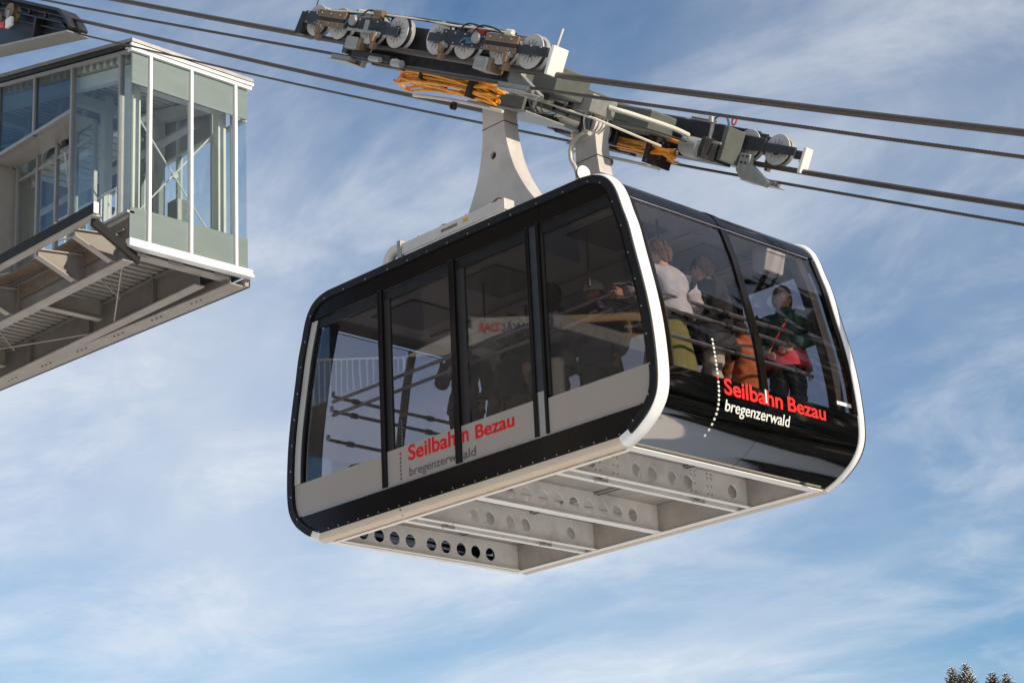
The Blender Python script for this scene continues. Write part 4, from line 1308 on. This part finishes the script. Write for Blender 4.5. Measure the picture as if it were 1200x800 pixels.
# ------------------------------------------------------------------ track rope saddle
sd = thing('rope_saddle', 'dark curved rope saddle with pale lower flange ending beside the station roof', 'rope saddle', (-26.0, 16.31, 17.5))
def sad_top(x): return .53 - .55 * (x + .3) if x < -.3 else .53 - 1.0 * (x + .3) - .9 * (x + .3) ** 2
xsr = [-9, -6, -4, -3, -2.4, -2, -1.6, -1.2, -.9, -.6, -.3, -.15, 0, .06]
topc = [(x, min(sad_top(x), 99) - .045) for x in xsr]
topc[-2] = (0, .13); topc[-1] = (.06, .02); topc[-3] = (-.15, .33)
botc = [(.06, -.04), (-9, 2.42)]
b = MB(); b.prism(topc + [(.06, -.02), (-9, 2.46)], lambda u, v: (u, .07, v), lambda u, v: (u, .10, v)); b.build('saddle_web', 'navy', sd)
b = MB(); b.shell([(x, z) for x, z in topc], -.17, .17, .05); b.build('rope_groove', 'dark', sd)
rib = [(x, z - .20) for x, z in topc[:-2]]
b = MB(); b.shell(rib, -.10, .07, .02); b.build('upper_rib', 'navy', sd)
b = MB(); b.prism([(.10, -.06), (-9, 2.40), (-9, 2.44), (.07, -.02)], lambda u, v: (u, -.20, v), lambda u, v: (u, .20, v)); b.build('lower_flange', 'st_deck', sd, bevel=.004)
for x in (-.75, -1.25, -1.75, -2.25, -2.75):
    MB().box((x, -.09, sad_top(x) - .17), (.05, .05, .07)).build('clamp_bolt', 'dark', sd)
b = MB(); b.beam((-1.15, -.02, .30), (-1.05, -.02, .72), .17, .07, up=(1, 0, 0)); b.build('stiffener', 'dark', sd)
for x in (-1.75, -2.35):
    zc = .45 + (-x) * .29
    b = MB(); b.lathe([(.03, -.10), (.13, -.10), (.14, -.08), (.10, -.03), (.10, .01), (.14, .05), (.03, .05)], (x, -.10, zc + .12), (0, 1, 0), n=24); b.build('haul_rope_roller', 'brown', sd, smooth=True)
    b = MB(); b.beam((x + .02, -.21, zc + .12), (x - .02, -.21, zc - .12), .02, .07, up=(1, 0, 0)); b.build('roller_arm', 'galv', sd)
MB().box((-1.68, -.22, .82), (.18, .06, .16)).build('sensor_box', 'white', sd, bevel=.01)
b = MB(); b.cyl((-2.05, -.20, .92), (-1.82, -.20, .84), .055, n=12); b.build('spring_buffer', 'red', sd, smooth=True)
b = MB(); b.bb(-8.8, -8.2, -.2, .2, -17.2, 2.3); b.build('saddle_support', 'concrete', sd)

# ------------------------------------------------------------------ the other platform, mirrored in the side windows
ter = thing('station_terrace', 'raised concrete terrace on posts, mirrored in the cabin side windows', 'terrace', (-30.0, -3.0, 14.0))
MB().bb(-3.0, 6.0, -9.0, 4.2, -.25, 0).build('deck', 'concrete', ter)
for x in (-2.2, 5.2):
    for y in (-8, -2, 3.5):
        MB().cyl((x, y, -14.8), (x, y, -.25), .22, n=12).build('post', 'concrete', ter)
b = MB(); b.bb(-6.5, -3.1, -36, -1.0, -14.5, 17); hall = b.build('back_wall', 'bwall', ter)
for r_ in range(3):
    for c_ in range(8):
        MB().bb(-3.099, -3.06, -6.2 - c_ * 3.4, -4.6 - c_ * 3.4, 1.2 + r_ * 5, 3.4 + r_ * 5).build('hall_window', 'glass_up', hall)
b = MB(); b.bb(-2.9, 2.6, -8.9, -8.6, .02, 3.6); b.build('side_wall', 'bwall', ter)

bal = thing('steel_balustrade', 'white steel balustrade with upright bars on the terrace, mirrored in the leftmost window', 'balustrade', (-30.0, -3.0, 14.0))
P0 = [(-1.4, 4.1), (-.9, 3.7), (-.2, 2.8), (.5, 2.0), (.95, 1.45), (1.3, 1.1)]
path = catmull(P0, 6)
acc = 0
b = MB(); b.tube([(x, y, 1.10) for x, y in path], .022, n=6); b.build('top_rail', 'st_white', bal)
b = MB(); b.tube([(x, y, .10) for x, y in path], .02, n=6); b.build('bottom_rail', 'st_white', bal)
prev = path[0]
bar_me = None
for p in catmull(path, 12):
    acc += math.hypot(p[0] - prev[0], p[1] - prev[1]); prev = p
    if acc >= .115:
        acc = 0
        if bar_me is None:
            bb_ = MB(); bb_.cyl((0, 0, .10), (0, 0, 1.10), .011, n=6); bar_me = bb_.mesh('bar', 'st_white')
        o = link('bar', bar_me, bal); o.location = (p[0], p[1], 0)
MB().bb(-1.3, 1.2, 1.2, 1.3, -.24, .02).build('kick_board', 'concrete', bal)
tf = thing('timber_fence', 'fresh timber rail fence on the terrace, mirrored in the middle windows', 'fence', (-27.9, -2.2, 14.0))
for z in (.95, 1.28, 1.70):
    b = MB(); b.beam((-.45, .5, z + .02), (2.6, -3.0, z), .03, .16); b.build('plank', 'wood', tf)
for x, y in ((-.40, .40), (.55, -.70), (1.30, -1.55), (2.2, -2.6)):
    b = MB(); b.beam((x, y, -.02), (x, y, 1.80), .06, .06, up=(1, 0, 0)); b.build('fence_post', 'wood', tf)
bn = thing('banner', 'white banner with blue and red lettering on the terrace, mirrored in a door window', 'banner', (-28.30, -1.75, 15.60))
dirv = Vector((-.72, .69, 0)); nv = Vector((.69, .72, 0))
b = MB(); b.beam(dirv * -.62, dirv * .62, .02, .42, up=(0, 0, 1)); b.build('cloth', 'banner', bn)
for txt, a0, a1, mt in (('WÄL', -.52, .04, 'letter_blue'), ('DAR', .09, .52, 'letter_red2')):
    vs, fs = text2d(txt, a0, a1, -.10, .20, .02)
    MB().add([dirv * u + nv * .0125 + Vector((0, 0, v)) for u, v in vs], fs).build('lettering', mt, bn)
sh = thing('white_tent', 'small white tent roof on the terrace, mirrored below the banner', 'tent', (-28.8, -1.3, 14.0))
b = MB(); b.add([(-.9, .9, .75), (.9, -.9, .75), (1.5, -.3, .75), (-.3, 1.5, .75), (.3, .3, 1.45)], [(0, 1, 4), (1, 2, 4), (2, 3, 4), (3, 0, 4)]); b.build('tent_roof', 'banner', sh)
for x, y in ((-.9, .9), (.9, -.9), (1.5, -.3), (-.3, 1.5)):
    MB().cyl((x, y, -.01), (x, y, .76), .025, n=8).build('tent_pole', 'st_white', sh)

# ------------------------------------------------------------------ spruces at the lower right
def spruce(name, x, y, h, label, seed):
    z0 = ground_h(x, y)
    t = thing(name, label, 'tree', (x, y, z0), group='snow-dusted spruces')
    rnd = random.Random(seed)
    tr = MB(); tr.tube([(0, 0, -.3), (0, 0, h * .5), (0, 0, h * .985)], [h * .014, h * .009, .02], n=8); tr.build('trunk', 'bark', t)
    nd, sn = MB(), MB()
    z = h * .06
    while z < h * .995:
        f = 1 - z / h
        L = h * .17 * f ** .68 + .06
        nb = max(5, int(8 + 5 * f)) if f < .3 else 7
        a0 = rnd.random() * 6.28
        for k in range(nb):
            a = a0 + 6.283 * k / nb + rnd.uniform(-.25, .25)
            ll = L * rnd.uniform(.65, 1.12)
            droop = -.28 - .12 * f + rnd.uniform(-.1, .1)
            if f < .08: droop = .35
            d = Vector((math.cos(a), math.sin(a), droop)); s = Vector((-math.sin(a), math.cos(a), 0))
            base = Vector((0, 0, z))
            m = 5 if f < .45 else 3
            for j in range(m):
                q0 = base + d * ll * (j / m); q1 = base + d * ll * ((j + 1.25) / m) + Vector((0, 0, .06 * ll * (j / m)))
                w = ll * (.30 if f > .2 else .38) * (1 - .62 * j / m) * rnd.uniform(.7, 1.25)
                hang = Vector((0, 0, -w * rnd.uniform(.35, .8)))
                nd.add([q0, q0.lerp(q1, .55) + s * w + hang, q1, q0.lerp(q1, .55) - s * w + hang], [(0, 1, 2), (0, 2, 3)])
                if rnd.random() < .30:
                    u = Vector((0, 0, .035 + .02 * ll))
                    ww = w * .55
                    c = q0.lerp(q1, .5) + u
                    sn.add([q0.lerp(q1, .15) + u, c + s * ww + hang * .4, q1 + u * .6, c - s * ww + hang * .4, c + u * 1.2], [(0, 1, 4), (1, 2, 4), (2, 3, 4), (3, 0, 4)])
        z += h * (.020 * (.5 + f) if f > .2 else .0062)
    cr = nd.build('crown', 'needle', t)
    stuff(sn.build('snow_load', 'snow_roof', cr))


TREES = [(-59.95, 89.89, 19.25, 'snow-crusted left tip of the tallest pair of spruces at the lower right', 1),
         (-59.45, 90.35, 19.40, 'browner right tip of the tallest pair of spruces at the lower right', 2),
         (-58.80, 89.60, 18.75, 'lower spruce just right of the tallest pair, snow on its left', 3),
         (-58.71, 91.60, 18.95, 'brown-green spruce in the middle of the row of treetops', 4),
         (-57.72, 91.28, 18.70, 'narrow lone spruce tip nearest the right edge of the picture', 5),
         (-61.20, 89.02, 18.52, 'spruce whose tip barely shows left of all the others', 6)]
for x, y, ztop, lab, sd_ in TREES:
    spruce('spruce_tree', x, y, ztop - ground_h(x, y), lab, sd_)

# ================================================================== PEOPLE IN THE CABIN
_fab = {}


def fabric(name, col, dirt=None):
    if name not in _fab:
        _fab[name] = pmat(name, col, .85, var=.14, vscale=9, bump=.35, bscale=22, dirt=dirt, dscale=7)
    return _fab[name]


def skin_mesh(joints, bones, radii, root):
    """one continuous tapering surface over a skeleton"""
    me = bpy.data.meshes.new('body')
    me.from_pydata([Vector(j) for j in joints], bones, [])
    o = bpy.data.objects.new('body', me); COL.objects.link(o)
    md = o.modifiers.new('skin', 'SKIN')
    md.use_smooth_shade = True
    if not me.skin_vertices:
        me.skin_vertices.new() if hasattr(me.skin_vertices, 'new') else None
    if not me.skin_vertices:
        bm = bmesh.new(); bm.from_mesh(me); bm.verts.layers.skin.verify(); bm.to_mesh(me); bm.free()
    for i, v in enumerate(me.skin_vertices[0].data):
        r_ = radii[i]
        v.radius = r_ if isinstance(r_, tuple) else (r_, r_)
        v.use_root = (i == root)
    sb = o.modifiers.new('sub', 'SUBSURF'); sb.levels = 3; sb.render_levels = 3
    dg = bpy.context.evaluated_depsgraph_get()
    res = bpy.data.meshes.new_from_object(o.evaluated_get(dg))
    bpy.data.objects.remove(o); bpy.data.meshes.remove(me)
    return res


def seg_dist(p, a, b):
    d = b - a; L = d.length_squared
    t = 0 if L == 0 else max(0, min(1, (p - a).dot(d) / L))
    return (p - (a + d * t)).length


def head_mesh(mb, c, rot, k=1.0, seed=0):
    """head with brow, nose, cheeks, chin and ears; face looks along local +x"""
    nu, nv_ = 28, 20
    o = len(mb.v)
    for j in range(nv_ + 1):
        ph = math.pi * j / nv_
        for i in range(nu):
            t = 2 * math.pi * i / nu
            x, y, z = math.sin(ph) * math.cos(t), math.sin(ph) * math.sin(t), math.cos(ph)
            X, Y, Z = x * .098, y * .076, z * .122
            if z < 0:
                X *= 1 + .10 * z * (1 if x < 0 else .1); Y *= 1 + .22 * z
            if x < 0: X *= 1.06
            f = max(0, x)
            X += f ** 6 * .026 * math.exp(-(Y / .015) ** 2) * math.exp(-((Z + .012) / .024) ** 2)        # nose
            X -= f ** 3 * .010 * math.exp(-((abs(Y) - .032) / .014) ** 2) * math.exp(-((Z - .018) / .013) ** 2)   # eye sockets
            X += f ** 3 * .006 * math.exp(-((Z - .04) / .012) ** 2)                                              # brow
            X += f ** 4 * .012 * math.exp(-((Z + .098) / .02) ** 2) * math.exp(-(Y / .03) ** 2)                  # chin
            X += f ** 4 * .006 * math.exp(-((Z + .058) / .012) ** 2) * math.exp(-(Y / .024) ** 2)                # lips
            p = rot @ Vector((X, Y, Z)) * k + c
            mb.v.append(tuple(p))
    for j in range(nv_):
        for i in range(nu):
            mb.f.append((o + j * nu + i, o + j * nu + (i + 1) % nu, o + (j + 1) * nu + (i + 1) % nu, o + (j + 1) * nu + i))
    for s in (-1, 1):
        e = MB(); e.lathe([(0, -.012), (.020, -.010), (.028, 0), (.020, .006), (.010, .002), (0, .002)], (-.004, s * .077, -.004), (-.25, s * 1, .05), n=12)
        oo = len(mb.v)
        mb.v += [tuple(rot @ Vector(v) * k + c) for v in e.v]; mb.f += [tuple(q + oo for q in f) for f in e.f]


def hand(mb, wrist, direction, palm_n, k=1.0, curl=.6, side=1):
    """palm and five separate curled fingers"""
    d = Vector(direction).normalized(); n = Vector(palm_n); n = (n - d * n.dot(d)).normalized(); s = d.cross(n) * side
    w = Vector(wrist)
    pts = [w, w + d * .03 * k, w + d * .06 * k, w + d * .09 * k]
    rot = Matrix((d, s, n)).transposed()
    b = MB(); b.box((0, 0, 0), (.085 * k, .078 * k, .028 * k))
    o = len(mb.v)
    c = w + d * .05 * k
    mb.v += [tuple(rot @ Vector(v) + c) for v in b.v]; mb.f += [tuple(q + o for q in f) for f in b.f]
    for j, (off, ln) in enumerate(((-.03, .066), (-.010, .076), (.010, .072), (.029, .055))):
        p = w + d * .088 * k + s * off * k
        a = 0; chain = [p - d * .015 * k]
        q = p; chain.append(q)
        for m_ in range(3):
            a += curl * (.55 + .25 * m_)
            q = q + (d * math.cos(a) + n * math.sin(a)) * ln * k * (.45, .32, .23)[m_]
            chain.append(q)
        mb.tube(chain, [.0088 * k, .0092 * k, .0085 * k, .0078 * k, .006 * k], n=7)
    p = w + d * .025 * k - s * .036 * k
    q1 = p + (d * .6 - s * .6 + n * .3).normalized() * .038 * k
    q2 = q1 + (d * .9 - s * .1 + n * .5).normalized() * .030 * k
    mb.tube([p, q1, q2], [.012 * k, .0105 * k, .007 * k], n=7)


def person(label, loc, facing, h, top, legs, hair_col, head_turn=0, head_tilt=0, arms=None, bulk=1.0, lean=0.0, hair='short', hat=None, skirt=None, lower=None, collar=None, extra=None, hem=None):
    """figure standing on the cabin floor; local +x is where the body faces"""
    k = h / 1.74
    t = thing('person', label, 'person', tuple(Vector((-13.9, 14.49, 6.70)) + Vector(loc)), (0, 0, R(facing)), group='passengers in the cabin')
    L = lambda x, y, z: Vector((x + lean * max(0, z - .95), y, z)) * k
    A = {'le': (.02, .27, 1.14), 'lw': (.14, .25, .92), 're': (.02, -.27, 1.14), 'rw': (.14, -.25, .92)}
    A.update(arms or {})
    J = [L(0, 0, .94), L(0, 0, 1.08), L(-.005, 0, 1.24), L(.0, 0, 1.38), L(-.005, 0, 1.46), L(.01, 0, 1.54), L(.02, 0, 1.60),
         L(0, .155 + .03 * bulk, 1.40), L(*A['le']), L(*A['lw']), L(0, -.155 - .03 * bulk, 1.40), L(*A['re']), L(*A['rw']),
         L(0, .095, .88), L(.01, .10, .50), L(-.02, .105, .09), L(.13, .115, .045),
         L(0, -.095, .88), L(.01, -.10, .50), L(-.02, -.105, .09), L(.13, -.115, .045)]
    bones = [(0, 1), (1, 2), (2, 3), (3, 4), (4, 5), (5, 6), (3, 7), (7, 8), (8, 9), (3, 10), (10, 11), (11, 12), (0, 13), (13, 14), (14, 15), (15, 16), (0, 17), (17, 18), (18, 19), (19, 20)]
    B = bulk * k
    rad = [(.155 * B, .125 * B), (.15 * B, .12 * B), (.165 * B, .125 * B), (.15 * B, .115 * B), .075 * k, .056 * k, .056 * k,
           .082 * B, .062 * B, .046 * B, .082 * B, .062 * B, .046 * B,
           .105 * k, .072 * k, .052 * k, .042 * k, .105 * k, .072 * k, .052 * k, .042 * k]
    me = skin_mesh(J, bones, rad, 0)
    kinds = []
    for a, b in bones:
        kinds.append('top' if (a, b) in ((0, 1), (1, 2), (2, 3), (3, 7), (7, 8), (8, 9), (3, 10), (10, 11), (11, 12)) else ('skin' if (a, b) in ((4, 5), (5, 6)) else ('top' if (a, b) == (3, 4) else 'legs')))
    mb = MB()
    mb.v = [tuple(v.co) for v in me.vertices]; mb.f = [tuple(p.vertices) for p in me.polygons]
    slot = []
    hemz = (hem or .84) * k
    for p in me.polygons:
        c = p.center
        best = min(range(len(bones)), key=lambda i: seg_dist(c, J[bones[i][0]], J[bones[i][1]]))
        kd = kinds[best]
        if kd == 'legs' and c.z > hemz: kd = 'top'
        if kd == 'top' and c.z < hemz and best in (0, 12, 16): kd = 'legs'
        if kd == 'top' and lower and c.z < lower[0] * k: kd = 'lower'
        slot.append({'top': 0, 'legs': 1, 'skin': 2, 'lower': 3}[kd])
    me_norm = me.vertices
    # folds in the cloth: ridged noise pushes the sleeves, back and legs in and out
    nrm = [v.normal.copy() for v in me_norm]
    for vi in range(len(mb.v)):
        p_ = Vector(mb.v[vi])
        if p_.z > 1.50 * k: continue
        q_ = Vector((p_.x * 6.0, p_.y * 6.0, p_.z * 9.0 + len(label)))
        f_ = (1 - abs(noise.noise(q_)) * 2.2) * .012 + noise.noise(q_ * 2.3) * .008
        mb.v[vi] = tuple(p_ + nrm[vi] * f_ * bulk)
    bpy.data.meshes.remove(me)
    hc = L(.03, 0, 1.615)
    hrot = Euler((0, R(head_tilt), R(head_turn))).to_matrix()
    nf = len(mb.f)
    head_mesh(mb, hc, hrot, k * 1.0)
    for w_, e_, sd2 in (('lw', 'le', 1), ('rw', 're', -1)):
        wv, ev = L(*A[w_]), L(*A[e_])
        dd = (wv - ev).normalized()
        pn = Vector((0, -sd2, 0)) if abs(dd.y) < .8 else Vector((1, 0, 0))
        hand(mb, wv + dd * .02 * k, dd, pn, k, .55, sd2)
    slot += [2] * (len(mb.f) - nf)
    m_ = bpy.data.meshes.new('body')
    m_.from_pydata(mb.v, [], mb.f)
    for mt in (top, legs, M['skin'], lower[1] if lower else top):
        m_.materials.append(mt)
    m_.polygons.foreach_set('material_index', slot)
    m_.polygons.foreach_set('use_smooth', [True] * len(m_.polygons))
    bm = bmesh.new(); bm.from_mesh(m_); bmesh.ops.recalc_face_normals(bm, faces=bm.faces); bm.to_mesh(m_); bm.free()
    body = link('body', m_, t)
    # folds in the cloth
    # hair
    hm = MB(); rnd = random.Random(len(label))
    nu, nv_ = 30, 16
    o = 0
    long = hair == 'long'
    for j in range(nv_ + 1):
        for i in range(nu):
            tt = 2 * math.pi * i / nu
            front = max(0, math.cos(tt))
            maxph = (1.02 if not long else 1.0) + (1 - front) * (1.0 if not long else 1.25)
            maxph = min(maxph, math.pi * .78)
            ph = maxph * j / nv_
            x, y, z = math.sin(ph) * math.cos(tt), math.sin(ph) * math.sin(tt), math.cos(ph)
            nzv = 1 + .06 * noise.noise(Vector((x * 7, y * 7, z * 4 + len(label)))) + .03 * noise.noise(Vector((x * 22, y * 22, z * 9)))
            p = Vector((x * .118 * (1.05 if x < 0 else 1) * nzv - .006, y * .096 * nzv, z * .143 * nzv + .006))
            hm.v.append(tuple(hrot @ p * k + hc))
    hm.f = [(j * nu + i, j * nu + (i + 1) % nu, (j + 1) * nu + (i + 1) % nu, (j + 1) * nu + i) for j in range(nv_) for i in range(nu)]
    for q in range(170):
        tt = rnd.uniform(0, 6.283); front = max(0, math.cos(tt)); mp_ = min((1.0 if not long else 1.0) + (1 - front) * 1.0, 2.3)
        ph = mp_ * rnd.uniform(.12, 1.0) ** .6
        def hp(ph_, lift): return hrot @ Vector((math.sin(ph_) * math.cos(tt) * (.122 + lift) - .006, math.sin(ph_) * math.sin(tt) * (.099 + lift), math.cos(ph_) * (.147 + lift) + .006)) * k + hc
        a_, b_, c_ = hp(ph - .10, -.004), hp(ph + .12, .006), hp(ph + .36, rnd.uniform(-.002, .012))
        sw = hrot @ Vector((-math.sin(tt), math.cos(tt), 0)) * .011 * k
        sk = hrot @ Vector((-math.sin(tt), math.cos(tt), 0)) * rnd.uniform(-.014, .014) * k
        hm.add([a_ - sw, a_ + sw, b_ + sw * .9, b_ - sw * .9, c_ + sk], [(0, 1, 2, 3), (3, 2, 4)])
    if hat is None:
        hm.build('hair', fabric('hair_%s' % hair_col[0], hair_col[1]), t, smooth=True)
    else:
        h2 = MB()
        for j in range(13):
            for i in range(nu):
                tt = 2 * math.pi * i / nu; ph = 1.75 * j / 12
                x, y, z = math.sin(ph) * math.cos(tt), math.sin(ph) * math.sin(tt), math.cos(ph)
                nzv = 1 + .10 * noise.noise(Vector((x * 9, y * 9, z * 9)))
                h2.v.append(tuple(hrot @ Vector((x * .125 * nzv - .01, y * .112 * nzv, z * .115 * nzv + .045)) * k + hc))
        h2.f = [(j * nu + i, j * nu + (i + 1) % nu, (j + 1) * nu + (i + 1) % nu, (j + 1) * nu + i) for j in range(12) for i in range(nu)]
        h2.build('fur_hat', hat, t, smooth=True)
    # eyes, brows, mouth
    b = MB()
    for s in (-1, 1):
        c = hrot @ Vector((.083, s * .031, .018)) * k + hc
        b.lathe([(0, -.006), (.010, -.004), (.012, 0), (.008, .005), (0, .007)], c, hrot @ Vector((1, s * .25, 0)), n=8)
        b.beam(hrot @ Vector((.092, s * .016, .038)) * k + hc, hrot @ Vector((.080, s * .048, .036)) * k + hc, .006, .007)
    b.build('eyes', 'eye', t)
    b = MB(); b.beam(hrot @ Vector((.091, -.022, -.058)) * k + hc, hrot @ Vector((.091, .022, -.058)) * k + hc, .008, .009); b.build('mouth', 'lip', t)
    if collar is not None:
        b = MB(); b.lathe([(.100, -.06), (.092, .0), (.082, .05), (.072, .05), (.07, -.04)], L(.0, 0, 1.475), (.1, 0, 1), n=20)
        b.build('collar', collar, t, smooth=True)
    if hem is not None:
        # jacket hem standing off the hips
        b = MB(); b.lathe([(.155 * B, .16), (.178 * B, .06), (.186 * B, -.01), (.170 * B, -.015), (.150 * B, .08)], L(0, 0, hem), (0, 0, 1), n=24)
        b.build('jacket_hem', lower[1] if lower else top, t, smooth=True)
    if skirt is not None:
        b = MB(); n = 36
        rings = [(.150, 1.02), (.19, .90), (.225, .72), (.26, .50), (.285, .33)]
        for r_, z in rings:
            for i in range(n):
                a = 2 * math.pi * i / n
                rr = r_ * (1 + .07 * (1.05 - z) * math.sin(a * 7) + .03 * math.sin(a * 3 + 1))
                b.v.append(tuple(L(rr * math.cos(a) * .9, rr * math.sin(a), z)))
        b.f = [(j * n + i, j * n + (i + 1) % n, (j + 1) * n + (i + 1) % n, (j + 1) * n + i) for j in range(len(rings) - 1) for i in range(n)]
        b.build('skirt', skirt, t, smooth=True)
    if extra: extra(t, L, k)
    return t


FZ = .356
grey_f = fabric('grey_sweatshirt_cloth', (.36, .345, .35))
olive_f = fabric('olive_skirt_cloth', (.13, .125, .032))
black_f = fabric('black_jacket_cloth', (.007, .006, .006))
dark_f = fabric('charcoal_cloth', (.014, .014, .016))
beige_f = fabric('beige_trouser_cloth', (.42, .35, .27))
orange_f = fabric('orange_patterned_cloth', (.34, .075, .015), dirt=(.012, .008, .006))
green_f = fabric('dark_green_jacket_cloth', (.022, .060, .048))
red_f = fabric('red_jacket_cloth', (.46, .03, .05))
navy_f = fabric('navy_jacket_cloth', (.02, .025, .06))
fur_f = fabric('white_fur', (.62, .57, .50))
BR = ('brown', (.085, .045, .02)); DB = ('dark_brown', (.03, .016, .010)); GB = ('ginger_brown', (.16, .075, .025)); GR = ('grey', (.3, .28, .26))

person('person in pale grey sweatshirt and olive green skirt leaning back on the front rail', (1.90, -.52, FZ), 178, 1.83, grey_f, dark_f, BR, head_turn=52,
       arms={'le': (-.10, .36, 1.18), 'lw': (-.05, .56, 1.12), 're': (-.10, -.32, 1.15), 'rw': (.14, -.28, 1.05)}, bulk=1.36, skirt=olive_f, hem=1.0)


def badge(t, L, k):
    MB().box(L(-.10, -.235, 1.30), (.02, .02, .05)).build('badge', 'red', t)


person('person in black jacket and beige trousers, in profile beside the grey sweatshirt', (1.86, .16, FZ), 228, 1.82, black_f, beige_f, DB, head_turn=14,
       arms={'le': (.12, .26, 1.16), 'lw': (.30, .16, 1.10), 're': (.10, -.28, 1.16), 'rw': (.30, -.14, 1.10)}, bulk=1.42, collar=black_f, hem=.80, extra=badge)
person('child with dark hair in an orange patterned jacket, back to the window', (1.88, .60, FZ), 170, 1.25, orange_f, dark_f, DB, head_turn=10, bulk=1.25, collar=orange_f, hem=.74)


def strap(t, L, k):
    b = MB(); b.tube([L(.06, .16, 1.45), L(.16, .05, 1.28), L(.17, -.10, 1.05)], .012, n=6); b.build('bag_strap', red_f, t)


person('man with brown hair in a dark green and red jacket by the far front corner', (1.94, 1.20, FZ), -78, 1.74, green_f, fabric('slate_trouser_cloth', (.035, .045, .05)), GB, head_turn=32,
       arms={'le': (-.06, .30, 1.17), 'lw': (.16, .16, 1.05), 're': (-.02, -.29, 1.15), 'rw': (.20, -.10, 1.00)}, bulk=1.34, collar=green_f, lower=(1.02, red_f), hem=.86, lean=-.10, extra=strap)
person('woman in a white fur hat and navy jacket behind the last side window', (1.02, -.52, FZ), -62, 1.66, navy_f, dark_f, GR, head_turn=-8, hat=fur_f,
       arms={'re': (.06, -.26, 1.13), 'rw': (.22, -.05, 1.28)}, bulk=1.3, collar=navy_f, hem=.82)
person('dark-haired person in a navy jacket at the left edge of the last side window', (.66, -.76, FZ), 195, 1.72, navy_f, dark_f, DB, head_turn=20, bulk=1.25, collar=navy_f, hem=.84)
person('person in dark clothes in the shade behind the second door window', (-.12, -.50, FZ), -110, 1.66, black_f, fabric('khaki_trouser_cloth', (.16, .12, .06)), DB, bulk=1.1,
       arms={'le': (.05, .27, 1.2), 'lw': (.2, .12, 1.36)}, collar=black_f, hem=.84)
person('person in black behind the first door window', (-.72, -.66, FZ), -60, 1.62, black_f, dark_f, DB, bulk=1.15, collar=black_f, hem=.84,
       arms={'re': (.06, -.26, 1.15), 'rw': (.26, -.12, 1.2)})
# luggage at the rear of the cabin
bag = MB(); bag.lathe([(0, .0), (.18, .0), (.21, .06), (.21, .34), (.15, .44), (0, .46)], (0, 0, 0), (0, 0, 1), n=18)
o = bag.build('rucksack', fabric('black_bag_cloth', (.02, .02, .022)), smooth=True); o.location = Vector((-13.9, 14.49, 6.70)) + Vector((-1.95, -1.0, FZ)); tag(o, 'black rucksack on the floor behind the leftmost window', 'bag')
bx_ = MB().bb(-.28, .28, -.2, .2, 0, .30).build('crate', 'red', bevel=.02); bx_.location = Vector((-13.9, 14.49, 6.70)) + Vector((-1.45, -1.1, FZ)); tag(bx_, 'red box on the floor beside the black rucksack', 'box')
